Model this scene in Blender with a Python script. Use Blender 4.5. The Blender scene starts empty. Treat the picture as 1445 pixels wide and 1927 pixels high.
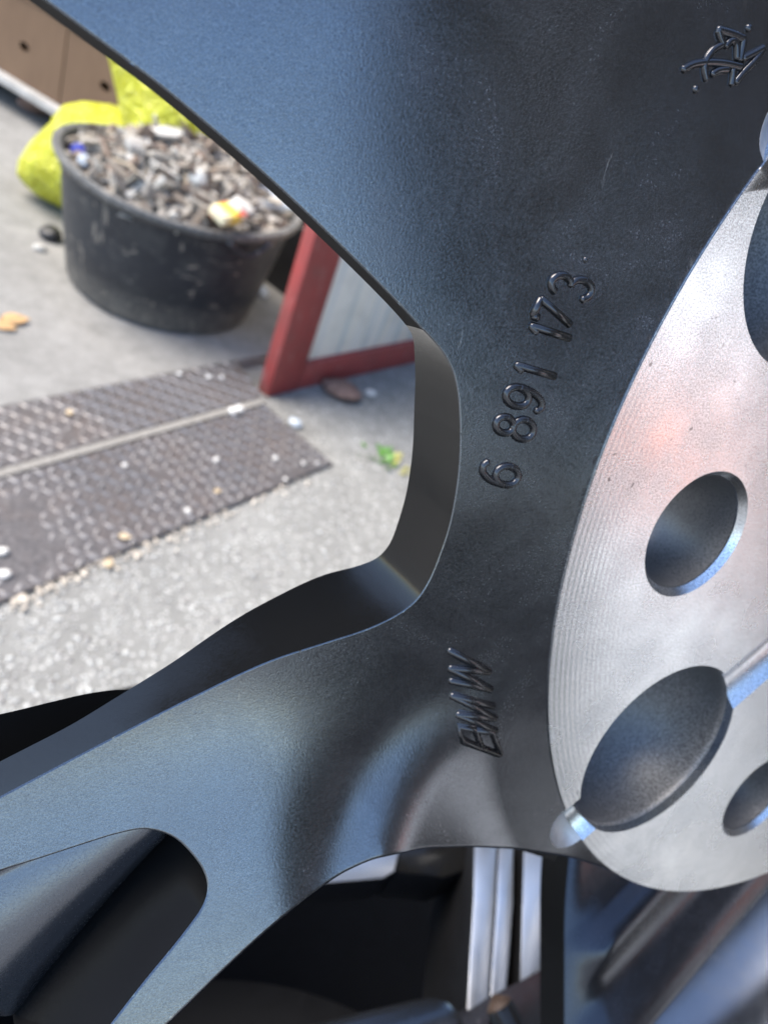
import bpy, bmesh, math, random
import numpy as np
from mathutils import Vector, Matrix
from mathutils import noise as mnoise
from mathutils.geometry import delaunay_2d_cdt

rng = random.Random(7)
nrng = np.random.default_rng(7)
SC = bpy.context.scene
COL = SC.collection

# ------------------------------------------------------------------ camera
F, CX, CY = 1500.0, 722.5, 963.5            # focal length and centre in photograph pixels
HC = 0.92                                   # camera height above the slab
# camera axes (right, down, forward) expressed in world axes
W = np.array([[0.90408255, 0.42735786, 0.0],
              [0.24021075, -0.50816977, 0.82708057],
              [0.35345939, -0.74774911, -0.56208338]])
CAM = np.array([0.0, 0.0, HC])
cd = bpy.data.cameras.new('camera')
cam = bpy.data.objects.new('camera', cd)
COL.objects.link(cam)
SC.camera = cam
r_, d_, f_ = W[:, 0], W[:, 1], W[:, 2]
cam.matrix_world = Matrix(((r_[0], -d_[0], -f_[0], CAM[0]),
                           (r_[1], -d_[1], -f_[1], CAM[1]),
                           (r_[2], -d_[2], -f_[2], CAM[2]),
                           (0, 0, 0, 1)))
cd.sensor_fit = 'VERTICAL'
cd.sensor_height = 24.0
cd.sensor_width = 18.0
cd.lens = 24.0 * F / 1927.0
cd.clip_start = 0.004
cd.clip_end = 300
cd.dof.use_dof = True
cd.dof.focus_distance = 0.072
cd.dof.aperture_fstop = cd.lens / 0.68

# ------------------------------------------------------------------ light
SUN_EL, SUN_AZ = math.radians(56), math.radians(-100)
wd = bpy.data.worlds.new('World')
SC.world = wd
wd.use_nodes = True
nt = wd.node_tree
nt.nodes.clear()
sky = nt.nodes.new('ShaderNodeTexSky')
sky.sky_type = 'NISHITA'
sky.sun_disc = False
sky.sun_elevation = SUN_EL
sky.sun_rotation = SUN_AZ
sky.air_density = 1.0
sky.dust_density = 0.7
sky.ozone_density = 2.2
bg = nt.nodes.new('ShaderNodeBackground')
bg.inputs['Strength'].default_value = 0.15
wo = nt.nodes.new('ShaderNodeOutputWorld')
nt.links.new(sky.outputs[0], bg.inputs[0])
nt.links.new(bg.outputs[0], wo.inputs[0])
sl = bpy.data.lights.new('sun', 'SUN')
sl.energy = 2.8
sl.angle = math.radians(45)
sl.color = (1.0, 0.90, 0.76)
so = bpy.data.objects.new('sun', sl)
COL.objects.link(so)
sd = Vector((math.sin(SUN_AZ) * math.cos(SUN_EL), math.cos(SUN_AZ) * math.cos(SUN_EL), math.sin(SUN_EL)))
so.rotation_euler = sd.to_track_quat('Z', 'Y').to_euler()
so.location = sd * 5
SC.view_settings.view_transform = 'Standard'
SC.view_settings.look = 'None'
SC.view_settings.gamma = 1
SC.view_settings.exposure = 1.57
SC.view_settings.use_curve_mapping = False
SC.render.engine = 'CYCLES'
SC.cycles.max_bounces = 8

# ------------------------------------------------------------------ helpers
def ray(px, py):
    d = W @ np.array([(px - CX) / F, (py - CY) / F, 1.0])
    return d

def ong(px, py, z=0.0):
    d = ray(px, py)
    return CAM + d * ((z - HC) / d[2])

def onplane(px, py, P, N):
    d = ray(px, py)
    return CAM + d * (np.dot(np.array(P) - CAM, N) / np.dot(d, N))

def link(name, me, mat=None, parent=None):
    o = bpy.data.objects.new(name, me)
    COL.objects.link(o)
    if mat is not None and len(me.materials) == 0:
        me.materials.append(mat)
    if parent is not None:
        o.parent = parent
    return o

def tag(o, label=None, cat=None, group=None, kind=None):
    if label: o['label'] = label
    if cat: o['category'] = cat
    if group: o['group'] = group
    if kind: o['kind'] = kind
    return o

def empty(name, loc=(0, 0, 0)):
    o = bpy.data.objects.new(name, None)
    o.empty_display_size = 0.05
    COL.objects.link(o)
    o.location = loc
    return o

def pymesh(name, verts, faces, smooth=True, angle=None):
    me = bpy.data.meshes.new(name)
    me.from_pydata([tuple(map(float, v)) for v in verts], [], [tuple(f) for f in faces])
    me.update()
    if smooth:
        me.shade_smooth()
        if angle is not None:
            me.set_sharp_from_angle(angle=math.radians(angle))
    return me

def bmmesh(name, bm, smooth=True, angle=40):
    me = bpy.data.meshes.new(name)
    bm.normal_update()
    bm.to_mesh(me)
    bm.free()
    if smooth:
        me.shade_smooth()
        if angle is not None:
            me.set_sharp_from_angle(angle=math.radians(angle))
    return me

def tube_into(bm, pts, r, seg=8, cap=True):
    pts = [Vector(p) for p in pts]
    n = len(pts)
    rs = r if hasattr(r, '__len__') else [r] * n
    rings = []
    ref = None
    for i, p in enumerate(pts):
        t = (pts[min(i + 1, n - 1)] - pts[max(i - 1, 0)]).normalized()
        if ref is None:
            ref = Vector((0, 0, 1)) if abs(t.z) < 0.9 else Vector((1, 0, 0))
        a = t.cross(ref).normalized()
        b = t.cross(a).normalized()
        ref = -b if False else ref
        rings.append([bm.verts.new(p + a * math.cos(2 * math.pi * k / seg) * rs[i] + b * math.sin(2 * math.pi * k / seg) * rs[i]) for k in range(seg)])
    for i in range(n - 1):
        for k in range(seg):
            bm.faces.new((rings[i][k], rings[i][(k + 1) % seg], rings[i + 1][(k + 1) % seg], rings[i + 1][k]))
    if cap:
        for ring, p, s in ((rings[0], pts[0], -1), (rings[-1], pts[-1], 1)):
            t = (pts[1] - pts[0]).normalized() * -1 if s < 0 else (pts[-1] - pts[-2]).normalized()
            c = bm.verts.new(p + t * (rs[0] if s < 0 else rs[-1]) * 0.7)
            for k in range(seg):
                f = (ring[(k + 1) % seg], ring[k], c) if s < 0 else (ring[k], ring[(k + 1) % seg], c)
                bm.faces.new(f)

def hull_prism(bm, top, down, bevel=0.0, seg=2):
    """closed solid from a polygon (3-D points) and an offset vector"""
    tv = [bm.verts.new(p) for p in top]
    bv = [bm.verts.new(Vector(p) + Vector(down)) for p in top]
    n = len(tv)
    fs = [bm.faces.new(tv), bm.faces.new(bv[::-1])]
    for i in range(n):
        fs.append(bm.faces.new((tv[i], bv[i], bv[(i + 1) % n], tv[(i + 1) % n])))
    bmesh.ops.recalc_face_normals(bm, faces=fs)
    if bevel > 0:
        es = list({e for f in fs for e in f.edges})
        bmesh.ops.bevel(bm, geom=es, offset=bevel, segments=seg, affect='EDGES', profile=0.5, clamp_overlap=True)

def lathe(profile, seg=64, close=False):
    v, f = [], []
    n = len(profile)
    for i, (r, z) in enumerate(profile):
        for k in range(seg):
            a = 2 * math.pi * k / seg
            v.append((r * math.cos(a), r * math.sin(a), z))
    for i in range(n - 1):
        for k in range(seg):
            f.append((i * seg + k, i * seg + (k + 1) % seg, (i + 1) * seg + (k + 1) % seg, (i + 1) * seg + k))
    if close:
        for k in range(seg):
            f.append(((n - 1) * seg + k, (n - 1) * seg + (k + 1) % seg, (k + 1) % seg, k))
    return v, f

def catmull(pts, per=8, closed=False):
    P = [np.array(p, float) for p in pts]
    n = len(P)
    out = []
    rngs = range(n if closed else n - 1)
    for i in rngs:
        if closed:
            p0, p1, p2, p3 = P[(i - 1) % n], P[i], P[(i + 1) % n], P[(i + 2) % n]
        else:
            p0, p1, p2, p3 = P[max(i - 1, 0)], P[i], P[i + 1], P[min(i + 2, n - 1)]
        # centripetal parameterisation
        t0 = 0.0
        t1 = t0 + max(np.linalg.norm(p1 - p0), 1e-9) ** 0.5
        t2 = t1 + max(np.linalg.norm(p2 - p1), 1e-9) ** 0.5
        t3 = t2 + max(np.linalg.norm(p3 - p2), 1e-9) ** 0.5
        for k in range(per):
            t = t1 + (t2 - t1) * k / per
            if t1 - t0 < 1e-4: A1 = p1
            else: A1 = (t1 - t) / (t1 - t0) * p0 + (t - t0) / (t1 - t0) * p1
            A2 = (t2 - t) / (t2 - t1) * p1 + (t - t1) / (t2 - t1) * p2
            if t3 - t2 < 1e-4: A3 = p2
            else: A3 = (t3 - t) / (t3 - t2) * p2 + (t - t2) / (t3 - t2) * p3
            B1 = (t2 - t) / (t2 - t0) * A1 + (t - t0) / (t2 - t0) * A2 if t1 - t0 >= 1e-4 else (t2 - t) / (t2 - t1) * p1 + (t - t1) / (t2 - t1) * A2
            B2 = (t3 - t) / (t3 - t1) * A2 + (t - t1) / (t3 - t1) * A3 if t3 - t2 >= 1e-4 else (t2 - t) / (t2 - t1) * A2 + (t - t1) / (t2 - t1) * p2
            out.append((t2 - t) / (t2 - t1) * B1 + (t - t1) / (t2 - t1) * B2)
    if not closed:
        out.append(P[-1])
    return out

def resample(chain, step=0.0004):
    c = np.array(chain, float)
    L = np.r_[0, np.cumsum(np.hypot(*np.diff(c, axis=0).T))]
    keep = np.r_[True, np.diff(L) > 1e-9]
    c, L = c[keep], L[keep]
    n = max(2, int(round(L[-1] / step)))
    t = np.linspace(0, L[-1], n + 1)
    return [np.array(p) for p in np.c_[np.interp(t, L, c[:, 0]), np.interp(t, L, c[:, 1])]]

# ------------------------------------------------------------------ materials
class NT:
    def __init__(s, name):
        s.m = bpy.data.materials.new(name)
        s.m.use_nodes = True
        s.t = s.m.node_tree
        s.b = s.t.nodes['Principled BSDF']
        s.co = s.t.nodes.new('ShaderNodeTexCoord')
    def set(s, **kw):
        for k, v in kw.items():
            s.b.inputs[k.replace('_', ' ')].default_value = v
        return s
    def node(s, t, **kw):
        n = s.t.nodes.new(t)
        for k, v in kw.items():
            setattr(n, k, v)
        return n
    def l(s, a, b):
        s.t.links.new(a, b)
    def coord(s, scale=(1, 1, 1), out='Object'):
        mp = s.node('ShaderNodeMapping')
        mp.inputs['Scale'].default_value = scale
        s.l(s.co.outputs[out], mp.inputs[0])
        return mp.outputs[0]
    def noise(s, scale, detail=4, rough=0.55, vec=None, dist=0.0):
        n = s.node('ShaderNodeTexNoise')
        n.inputs['Scale'].default_value = scale
        n.inputs['Detail'].default_value = detail
        n.inputs['Roughness'].default_value = rough
        n.inputs['Distortion'].default_value = dist
        s.l(vec or s.co.outputs['Object'], n.inputs['Vector'])
        return n.outputs['Fac']
    def voro(s, scale, feature='F1', vec=None, rnd=1.0, out='Distance'):
        n = s.node('ShaderNodeTexVoronoi', feature=feature)
        n.inputs['Scale'].default_value = scale
        n.inputs['Randomness'].default_value = rnd
        s.l(vec or s.co.outputs['Object'], n.inputs['Vector'])
        return n.outputs[out]
    def ramp(s, fac, stops, interp='LINEAR'):
        n = s.node('ShaderNodeValToRGB')
        n.color_ramp.interpolation = interp
        e = n.color_ramp.elements
        while len(e) < len(stops): e.new(0.5)
        for i, (p, c) in enumerate(stops):
            e[i].position = p
            c = c if hasattr(c, '__len__') else (c, c, c)
            e[i].color = (*c[:3], 1)
        s.l(fac, n.inputs[0])
        return n.outputs[0]
    def mix(s, fac, a, b, mode='MIX'):
        n = s.node('ShaderNodeMix', data_type='RGBA', blend_type=mode)
        for i, v in ((0, fac), (6, a), (7, b)):
            sock = n.inputs[i]
            if isinstance(v, bpy.types.NodeSocket): s.l(v, sock)
            elif hasattr(v, '__len__'): sock.default_value = (*v[:3], 1)
            elif i == 0: sock.default_value = v
            else: sock.default_value = (v, v, v, 1)
        return n.outputs[2]
    def math(s, op, a, b=0.0, c=None):
        n = s.node('ShaderNodeMath', operation=op)
        for sock, v in zip(n.inputs, (a, b, c)):
            if v is None: continue
            if isinstance(v, bpy.types.NodeSocket): s.l(v, sock)
            else: sock.default_value = v
        return n.outputs[0]
    def maprange(s, v, a, b, c, d):
        n = s.node('ShaderNodeMapRange')
        s.l(v, n.inputs[0])
        for i, x in enumerate((a, b, c, d)): n.inputs[i + 1].default_value = x
        return n.outputs[0]
    def bump(s, h, strength, dist, prev=None):
        n = s.node('ShaderNodeBump')
        n.inputs['Strength'].default_value = strength
        n.inputs['Distance'].default_value = dist
        s.l(h, n.inputs['Height'])
        if prev is not None: s.l(prev, n.inputs['Normal'])
        return n.outputs[0]
    def color(s, c): s.l(c, s.b.inputs['Base Color'])
    def rough(s, c): s.l(c, s.b.inputs['Roughness'])
    def normal(s, c): s.l(c, s.b.inputs['Normal'])

def plain(name, col, rough=0.6, metal=0.0, var=0.25, scale=30.0, bump=0.0, bscale=200, bdist=0.001, spec=0.5):
    m = NT(name)
    n = m.noise(scale, 5, 0.6)
    lo = tuple(c * (1 - var) for c in col)
    hi = tuple(min(1, c * (1 + var)) for c in col)
    m.color(m.ramp(n, [(0.3, lo), (0.7, hi)]))
    m.set(Roughness=rough, Metallic=metal)
    m.b.inputs['Specular IOR Level'].default_value = spec
    if bump:
        m.normal(m.bump(m.noise(bscale, 4), bump, bdist))
    return m.m

def paint_material(name, base, rough, metal, orange, flake, scuff=0.0):
    m = NT(name)
    fine = m.noise(9000, 2, 0.5)
    mid = m.noise(4200, 3, 0.6)
    big = m.noise(45, 4, 0.6)
    c = m.ramp(fine, [(0.30, tuple(b * (1 - flake) for b in base)), (0.70, tuple(b * (1 + flake) for b in base))])
    c = m.mix(0.18, c, m.ramp(big, [(0.35, tuple(b * 0.7 for b in base)), (0.65, tuple(b * 1.3 for b in base))]))
    # dust specks and tiny chips
    sp = m.voro(260, vec=None)
    chip = m.ramp(sp, [(0.018, 1.0), (0.026, 0.0)])
    sel = m.ramp(m.voro(260, out='Color'), [(0.72, 0.0), (0.74, 1.0)])
    fac = m.math('MULTIPLY', chip, sel)
    c = m.mix(fac, c, (0.55, 0.56, 0.58))
    scf = m.noise(420, 2, 0.5, vec=m.coord((1, 0.4, 1)), dist=1.8)
    area = m.ramp(m.noise(60, 2, 0.5), [(0.58, 0.0), (0.66, 1.0)])
    c = m.mix(m.math('MULTIPLY', m.ramp(scf, [(0.70, 0.0), (0.725, scuff)]), area), c, (0.60, 0.61, 0.62))
    m.color(c)
    m.set(Metallic=metal)
    m.rough(m.math('ADD', m.maprange(mid, 0.3, 0.7, rough - 0.05, rough + 0.06), m.maprange(m.noise(70, 5, 0.7, dist=0.8), 0.35, 0.7, -0.025, 0.07)))
    nb = m.bump(mid, orange, 0.000022)
    nb = m.bump(fine, orange * 0.9, 0.000009, nb)
    m.normal(nb)
    return m.m

M = {}
M['paint'] = paint_material('anthracite_paint', (0.152, 0.161, 0.180), 0.18, 0.95, 0.42, 0.34, 0.8)
M['wallpaint'] = paint_material('anthracite_side_paint', (0.024, 0.0235, 0.023), 0.13, 0.6, 0.12, 0.15)  # same anthracite darkened: the side walls' dark reflections are put into the colour
M['castpaint'] = paint_material('glossy_letter_paint', (0.075, 0.075, 0.08), 0.20, 0.85, 0.10, 0.10)
M['ribbed'] = paint_material('ribbed_spoke_paint', (0.060, 0.063, 0.075), 0.22, 0.9, 0.30, 0.2)
M['recess'] = paint_material('recess_paint', (0.15, 0.158, 0.18), 0.22, 0.9, 0.30, 0.2)

def hub_material():
    m = NT('machined_aluminium')
    fine = m.noise(5200, 3, 0.65)
    mot = m.noise(160, 6, 0.65)
    mot2 = m.noise(38, 3, 0.5)
    c = m.ramp(mot, [(0.25, (0.72, 0.745, 0.78)), (0.5, (0.83, 0.855, 0.89)), (0.75, (0.90, 0.92, 0.95))])
    c = m.mix(m.ramp(fine, [(0.40, 0.75), (0.56, 0.0)]), c, (0.30, 0.305, 0.32))
    c = m.mix(m.ramp(mot2, [(0.5, 0.0), (0.75, 0.25)]), c, (0.62, 0.615, 0.61))
    # stray dark nicks and pale scuffs
    n2 = m.noise(420, 2, 0.5, dist=1.6)
    c = m.mix(m.ramp(n2, [(0.735, 0.0), (0.75, 0.65)]), c, (0.10, 0.10, 0.105))
    n3 = m.noise(300, 2, 0.5, vec=m.coord((1, 0.35, 1)), dist=2.0)
    c = m.mix(m.ramp(n3, [(0.76, 0.0), (0.79, 0.6)]), c, (0.86, 0.86, 0.87))
    m.color(c)
    m.set(Metallic=1.0, Anisotropic=0.5)
    m.rough(m.maprange(m.noise(90, 4, 0.6), 0.3, 0.7, 0.20, 0.31))
    tg = m.node('ShaderNodeTangent', direction_type='RADIAL', axis='Z')
    m.l(tg.outputs[0], m.b.inputs['Tangent'])
    # turning rings
    sx = m.node('ShaderNodeSeparateXYZ'); m.l(m.co.outputs['Object'], sx.inputs[0])
    rr = m.math('SQRT', m.math('ADD', m.math('MULTIPLY', sx.outputs[0], sx.outputs[0]), m.math('MULTIPLY', sx.outputs[1], sx.outputs[1])))
    wv = m.math('SINE', m.math('MULTIPLY', rr, 2 * math.pi / 0.0008))
    edge = m.maprange(rr, 0.060, 0.0755, 0.12, 1.0)
    nb = m.bump(m.math('MULTIPLY', wv, edge), 0.13, 0.000012)
    nb = m.bump(fine, 0.35, 0.000018, nb)
    m.normal(nb)
    return m.m
M['hub'] = hub_material()
def rough_cast(name, lo, hi, rough=0.5):
    m = NT(name)
    n = m.noise(4200, 3, 0.6)
    b = m.noise(60, 3, 0.5)
    c = m.ramp(n, [(0.42, lo), (0.60, hi)])
    c = m.mix(m.ramp(b, [(0.4, 0.0), (0.7, 0.6)]), c, tuple(x * 0.6 for x in hi))
    m.color(c)
    m.set(Metallic=0.4)
    m.rough(m.maprange(n, 0.3, 0.7, rough - 0.1, rough + 0.1))
    m.normal(m.bump(n, 0.6, 0.00008))
    return m.m
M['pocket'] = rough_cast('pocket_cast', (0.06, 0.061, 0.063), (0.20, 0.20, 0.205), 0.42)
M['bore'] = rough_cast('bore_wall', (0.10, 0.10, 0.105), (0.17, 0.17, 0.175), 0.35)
M['bright'] = plain('bright_cut_aluminium', (0.46, 0.465, 0.475), 0.55, 1.0, 0.1, 900, 0.3, 4000, 0.00004)

# ------------------------------------------------------------------ main wheel frame
WR = np.array([[-0.76111963, 0.25624517, 0.5958484],
               [-0.64333777, -0.1813393, -0.74379605],
               [-0.08254341, -0.94944956, 0.3028731]])
WT = np.array([0.07862953, 0.1247013, -0.03896086]) + CAM
wheel = empty('alloy_wheel')
wheel.matrix_world = Matrix([[*WR[0], WT[0]], [*WR[1], WT[1]], [*WR[2], WT[2]], [0, 0, 0, 1]])
tag(wheel, 'dark grey alloy wheel in the foreground with bare metal hub face and raised number', 'wheel')
RP = 0.07647       # hub face radius
CAML = WR.T @ (CAM - WT)      # the camera in wheel coordinates (used only to read outlines off the photograph)
UPL = WR.T @ np.array([0, 0, 1.0])
DN = -UPL[:2] / np.linalg.norm(UPL[:2])     # "downhill" direction in the wheel plane
SD = np.array([-DN[1], DN[0]])

def pl(px, py, h=0.0):
    d = WR.T @ ray(px, py)
    t = (h - CAML[2]) / d[2]
    return (CAML + d * t)[:2]

def softplus(x, w):
    z = x / w
    return w * np.where(z > 30, z, np.log1p(np.exp(np.clip(z, -60, 30))))

P_BEND = pl(930, 1075, -0.006)

_rs = np.sign((pl(1000, 1500) - pl(900, 1500)) @ SD)
DT = DN * math.cos(math.radians(6)) + SD * _rs * math.sin(math.radians(6))
T_TOP = float((pl(420, 300, -0.003) - P_BEND) @ DN)
_sw = np.array([pl(a_, b_, -0.002) for a_, b_ in [(1010, 1300), (930, 1328), (850, 1365), (770, 1408), (705, 1462), (660, 1530), (640, 1610), (635, 1720)]])
_A = np.c_[2 * _sw, np.ones(len(_sw))]
_c = np.linalg.lstsq(_A, (_sw ** 2).sum(1), rcond=None)[0]
SW_C, SW_R = _c[:2], math.sqrt(_c[2] + _c[0] ** 2 + _c[1] ** 2)

def S0(x, y):
    """back surface of the spokes (m above the hub face plane)"""
    x = np.asarray(x, float); y = np.asarray(y, float)
    r = np.hypot(x, y)
    q = np.maximum(r - RP, 0)
    h = -0.0002 - 0.0020 * (1 - np.exp(-q / 0.016))
    # the lower spoke turns its back upwards below a soft bend
    t = (x - P_BEND[0]) * DT[0] + (y - P_BEND[1]) * DT[1]
    tv = (x - P_BEND[0]) * DN[0] + (y - P_BEND[1]) * DN[1]
    far = np.clip((q - 0.008) / 0.034, 0, 1)
    far = far * far * (3 - 2 * far)
    h = h + 0.39 * softplus(t - 0.0075, 0.005) * far
    # the upper spoke leans a little further back towards its outer end
    mk = np.clip((q - 0.012) / 0.035, 0, 1)
    h = h + 0.11 * softplus(T_TOP - tv, 0.008) * mk * mk * (3 - 2 * mk)
    # low swelling around the brand letters, falling away towards the fork
    d = np.hypot(x - SW_C[0], y - SW_C[1]) - SW_R
    k = np.clip((d + 0.0060) / 0.0150, 0, 1)
    k = k * k * k * (k * (6 * k - 15) + 10)
    g = np.clip(q / 0.026, 0, 1)
    h = h + 0.0028 * (1 - k) * g
    # gentle outward sweep of the upper spoke
    h = h - 0.02 * softplus(r - 0.125, 0.006)
    return h

def surf(px, py, fn=S0):
    h = -0.006
    for _ in range(14):
        x, y = pl(px, py, h)
        h = 0.5 * h + 0.5 * float(fn(x, y))
    return np.array([x, y, h])

def pol(r, a):
    a = math.radians(a)
    return np.array([r * math.cos(a), r * math.sin(a)])

def px2(pts, fn=S0):
    return [surf(a, b, fn)[:2] for a, b in pts]

# ---- outlines, read off the photograph on the curved surface
SEAM_W = (866, 815)
seam_w = surf(*SEAM_W)[:2]
sp = surf(1140, 842)[:2]
SEAM_ANG = math.degrees(math.atan2(sp[1], sp[0]))
win_up = resample(catmull(px2([SEAM_W, (862, 745), (852, 700), (836, 668), (815, 641), (790, 615), (745, 567), (690, 511), (600, 423), (500, 330), (400, 243), (300, 160), (190, 78), (80, -3), (-40, -90), (-150, -170)]), 12))
o_end = win_up[-1]
a_end = math.degrees(math.atan2(o_end[1], o_end[0]))
right = [pol(0.200, a_end + (-60 - a_end) * k / 14) for k in range(1, 15)] + [pol(0.140, -58), pol(0.112, -61), pol(0.100, -65), pol(0.094, -70)]
arc_a = [pol(RP, -74 + (SEAM_ANG + 74) * k / 110) for k in range(111)]
seam = [arc_a[-1] + (seam_w - arc_a[-1]) * k / 24 for k in range(1, 24)]
OUT_A = win_up + [pol(0.200, a_end)] + right + arc_a + seam
n_win_a = len(win_up)

win_dn = resample(catmull(px2([SEAM_W, (864, 870), (857, 930), (845, 990), (827, 1045), (806, 1095), (782, 1130), (745, 1158), (690, 1184), (620, 1207), (500, 1247), (350, 1318), (250, 1369), (150, 1421), (0, 1500), (-120, 1565), (-260, 1640)]), 12))
rec = resample(catmull(px2([(-260, 1735), (-120, 1683), (0, 1640), (80, 1615), (150, 1592), (225, 1569), (275, 1561), (325, 1575), (362, 1608), (386, 1645), (391, 1675), (382, 1705), (345, 1758), (270, 1850), (210, 1927), (120, 2045), (60, 2130)]), 12))
low = resample(catmull(px2([(180, 2060), (260, 1985), (358, 1892), (430, 1822), (500, 1758), (560, 1708), (610, 1670), (660, 1639), (720, 1616), (780, 1603), (850, 1597), (930, 1598), (1000, 1604), (1060, 1613), (1112, 1627), (1150, 1640)]), 12))
a0 = math.degrees(math.atan2(low[-1][1], low[-1][0]))
arc_b = [pol(RP, a0 + (SEAM_ANG - a0) * k / 150) for k in range(151)]
OUT_B = win_dn + rec + low + arc_b + seam

def seg_dist(P, chain):
    """distance of points to a polyline"""
    A = np.array(chain[:-1]); B = np.array(chain[1:])
    d = np.full(len(P), 1e9)
    for a, b in zip(A, B):
        ab = b - a
        L = ab @ ab
        if L < 1e-16: continue
        t = np.clip(((P - a) @ ab) / L, 0, 1)
        q = a + t[:, None] * ab
        d = np.minimum(d, np.hypot(P[:, 0] - q[:, 0], P[:, 1] - q[:, 1]))
    return d

EDGES = [(win_dn[::-1] + win_up[1:], 0.00016, 0.00013), (rec, 0.0002, 0.00016), (low, 0.0005, 0.0004)]

def S(P):
    P = np.asarray(P, float)
    h = S0(P[:, 0], P[:, 1])
    for chain, re, de in EDGES:
        d = seg_dist(P, chain)
        u = np.clip(1 - d / re, 0, 1)
        h = h - de * (1 - np.sqrt(np.maximum(1 - u * u * 0.80, 0)))
    return np.minimum(h, scoop(P))

def scoop(P):
    """end of the drain channels where they break out of the hub face through the paint"""
    z = np.full(len(P), 1.0)
    q = np.hypot(P[:, 0], P[:, 1]) - RP
    for k in range(5):
        d = pol(1, 36 + 72 * k)
        sd_ = P[:, 1] * d[0] - P[:, 0] * d[1]
        along = P @ d
        e = np.maximum(along - RP - 0.0006, 0) * 1.35
        rad = 0.0068 ** 2 - sd_ ** 2 - e ** 2
        z = np.where((rad > 0) & (along > 0), np.minimum(z, 0.0050 - np.sqrt(np.maximum(rad, 0))), z)
    return z

def in_poly(P, poly):
    poly = np.array(poly)
    x, y = P[:, 0], P[:, 1]
    ins = np.zeros(len(P), bool)
    j = len(poly) - 1
    for i in range(len(poly)):
        xi, yi = poly[i]; xj, yj = poly[j]
        if yi != yj:
            c = ((yi > y) != (yj > y)) & (x < (xj - xi) * (y - yi) / (yj - yi) + xi)
            ins ^= c
        j = i
    return ins

def offset_pts(chain, dists):
    c = np.array(chain)
    t = np.gradient(c, axis=0)
    t /= np.linalg.norm(t, axis=1)[:, None] + 1e-12
    n = np.c_[-t[:, 1], t[:, 0]]
    return [c + n * d for d in dists] + [c - n * d for d in dists]

def surface_mesh(name, outline, chains, Sfn, pitch=0.0016, extra=None):
    out = []
    for p in outline:
        if not out or np.hypot(*(np.array(p) - out[-1])) > 2e-5:
            out.append(np.array(p))
    if np.hypot(*(out[0] - out[-1])) < 2e-5: out.pop()
    O = np.array(out)
    lo, hi = O.min(0), O.max(0)
    gx, gy = np.meshgrid(np.arange(lo[0], hi[0], pitch), np.arange(lo[1], hi[1], pitch * 0.866))
    gx[1::2] += pitch / 2
    G = [np.c_[gx.ravel(), gy.ravel()]]
    for chain, re in chains:
        for o in offset_pts(chain, [re * k for k in (0.03, 0.10, 0.22, 0.38, 0.58, 0.8, 1.0, 1.25)]):
            G.append(o)
    if extra is not None: G.append(extra)
    G = np.concatenate(G)
    G = G[in_poly(G, O)]
    keep = np.ones(len(G), bool)
    d = seg_dist(G, list(O) + [O[0]])
    keep &= d > 2.5e-5
    G = G[keep]
    allp = np.concatenate([O, G])
    n = len(O)
    sc = 1000.0
    vs, es, fs, *_ = delaunay_2d_cdt([Vector((p[0] * sc, p[1] * sc)) for p in allp], [(i, (i + 1) % n) for i in range(n)], [], 1, 1e-5)
    P = np.array([(v[0] / sc, v[1] / sc) for v in vs])
    tri = [list(f) for f in fs]
    cen = np.array([P[t].mean(0) for t in tri])
    ok = in_poly(cen, O)
    tri = [t for t, k in zip(tri, ok) if k]
    tri2 = []
    for t in tri:
        a, b, c = P[t[0]], P[t[1]], P[t[2]]
        cr = (b[0] - a[0]) * (c[1] - a[1]) - (b[1] - a[1]) * (c[0] - a[0])
        tri2.append(t if cr > 0 else t[::-1])
    h = Sfn(P)
    e = 2e-5
    hx = (Sfn(P + [e, 0]) - Sfn(P - [e, 0])) / (2 * e)
    hy = (Sfn(P + [0, e]) - Sfn(P - [0, e])) / (2 * e)
    N = np.c_[-hx, -hy, np.ones(len(P))]
    N /= np.linalg.norm(N, axis=1)[:, None]
    me = pymesh(name, np.c_[P, h], tri2)
    me.materials.append(M['paint']); me.materials.append(M['bright'])
    cen = np.array([P[t].mean(0) for t in tri2])
    cut = (scoop(cen) < S0(cen[:, 0], cen[:, 1])) if Sfn is S else np.zeros(len(cen), bool)
    me.polygons.foreach_set('material_index', cut.astype(int))
    me.normals_split_custom_set_from_vertices([tuple(x) for x in N])
    return me

rings = np.concatenate([np.c_[(RP + q) * np.cos(A), (RP + q) * np.sin(A)] for q in (0.0003, 0.0007, 0.0012, 0.0018, 0.0025, 0.0033, 0.0042, 0.0053, 0.0066, 0.008, 0.0096)
                        for A in [np.radians(np.arange(-74, 60, 0.9))]])
lipg = []
for a_ in (-36, 36):
    d_l = pol(1, a_); s_l = np.array([-d_l[1], d_l[0]])
    gu, gv = np.meshgrid(np.arange(RP - 0.0005, RP + 0.0055, 0.00011), np.arange(-0.0048, 0.0048, 0.00011))
    lipg.append(gu.ravel()[:, None] * d_l + gv.ravel()[:, None] * s_l)
rings = np.concatenate([rings] + lipg)
me = surface_mesh('spoke', OUT_A, [(EDGES[0][0], EDGES[0][1])], S, extra=rings)
spoke_up = link('spoke', me, M['paint'], wheel)
spoke_up['label'] = 'broad upper spoke carrying the raised number and foundry mark'
me = surface_mesh('spoke', OUT_B, [(c, r) for c, r, d in EDGES], S, extra=rings)
spoke_lo = link('spoke', me, M['paint'], wheel)
spoke_lo['label'] = 'forked lower spoke with raised slanted brand letters near the hub'

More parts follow.
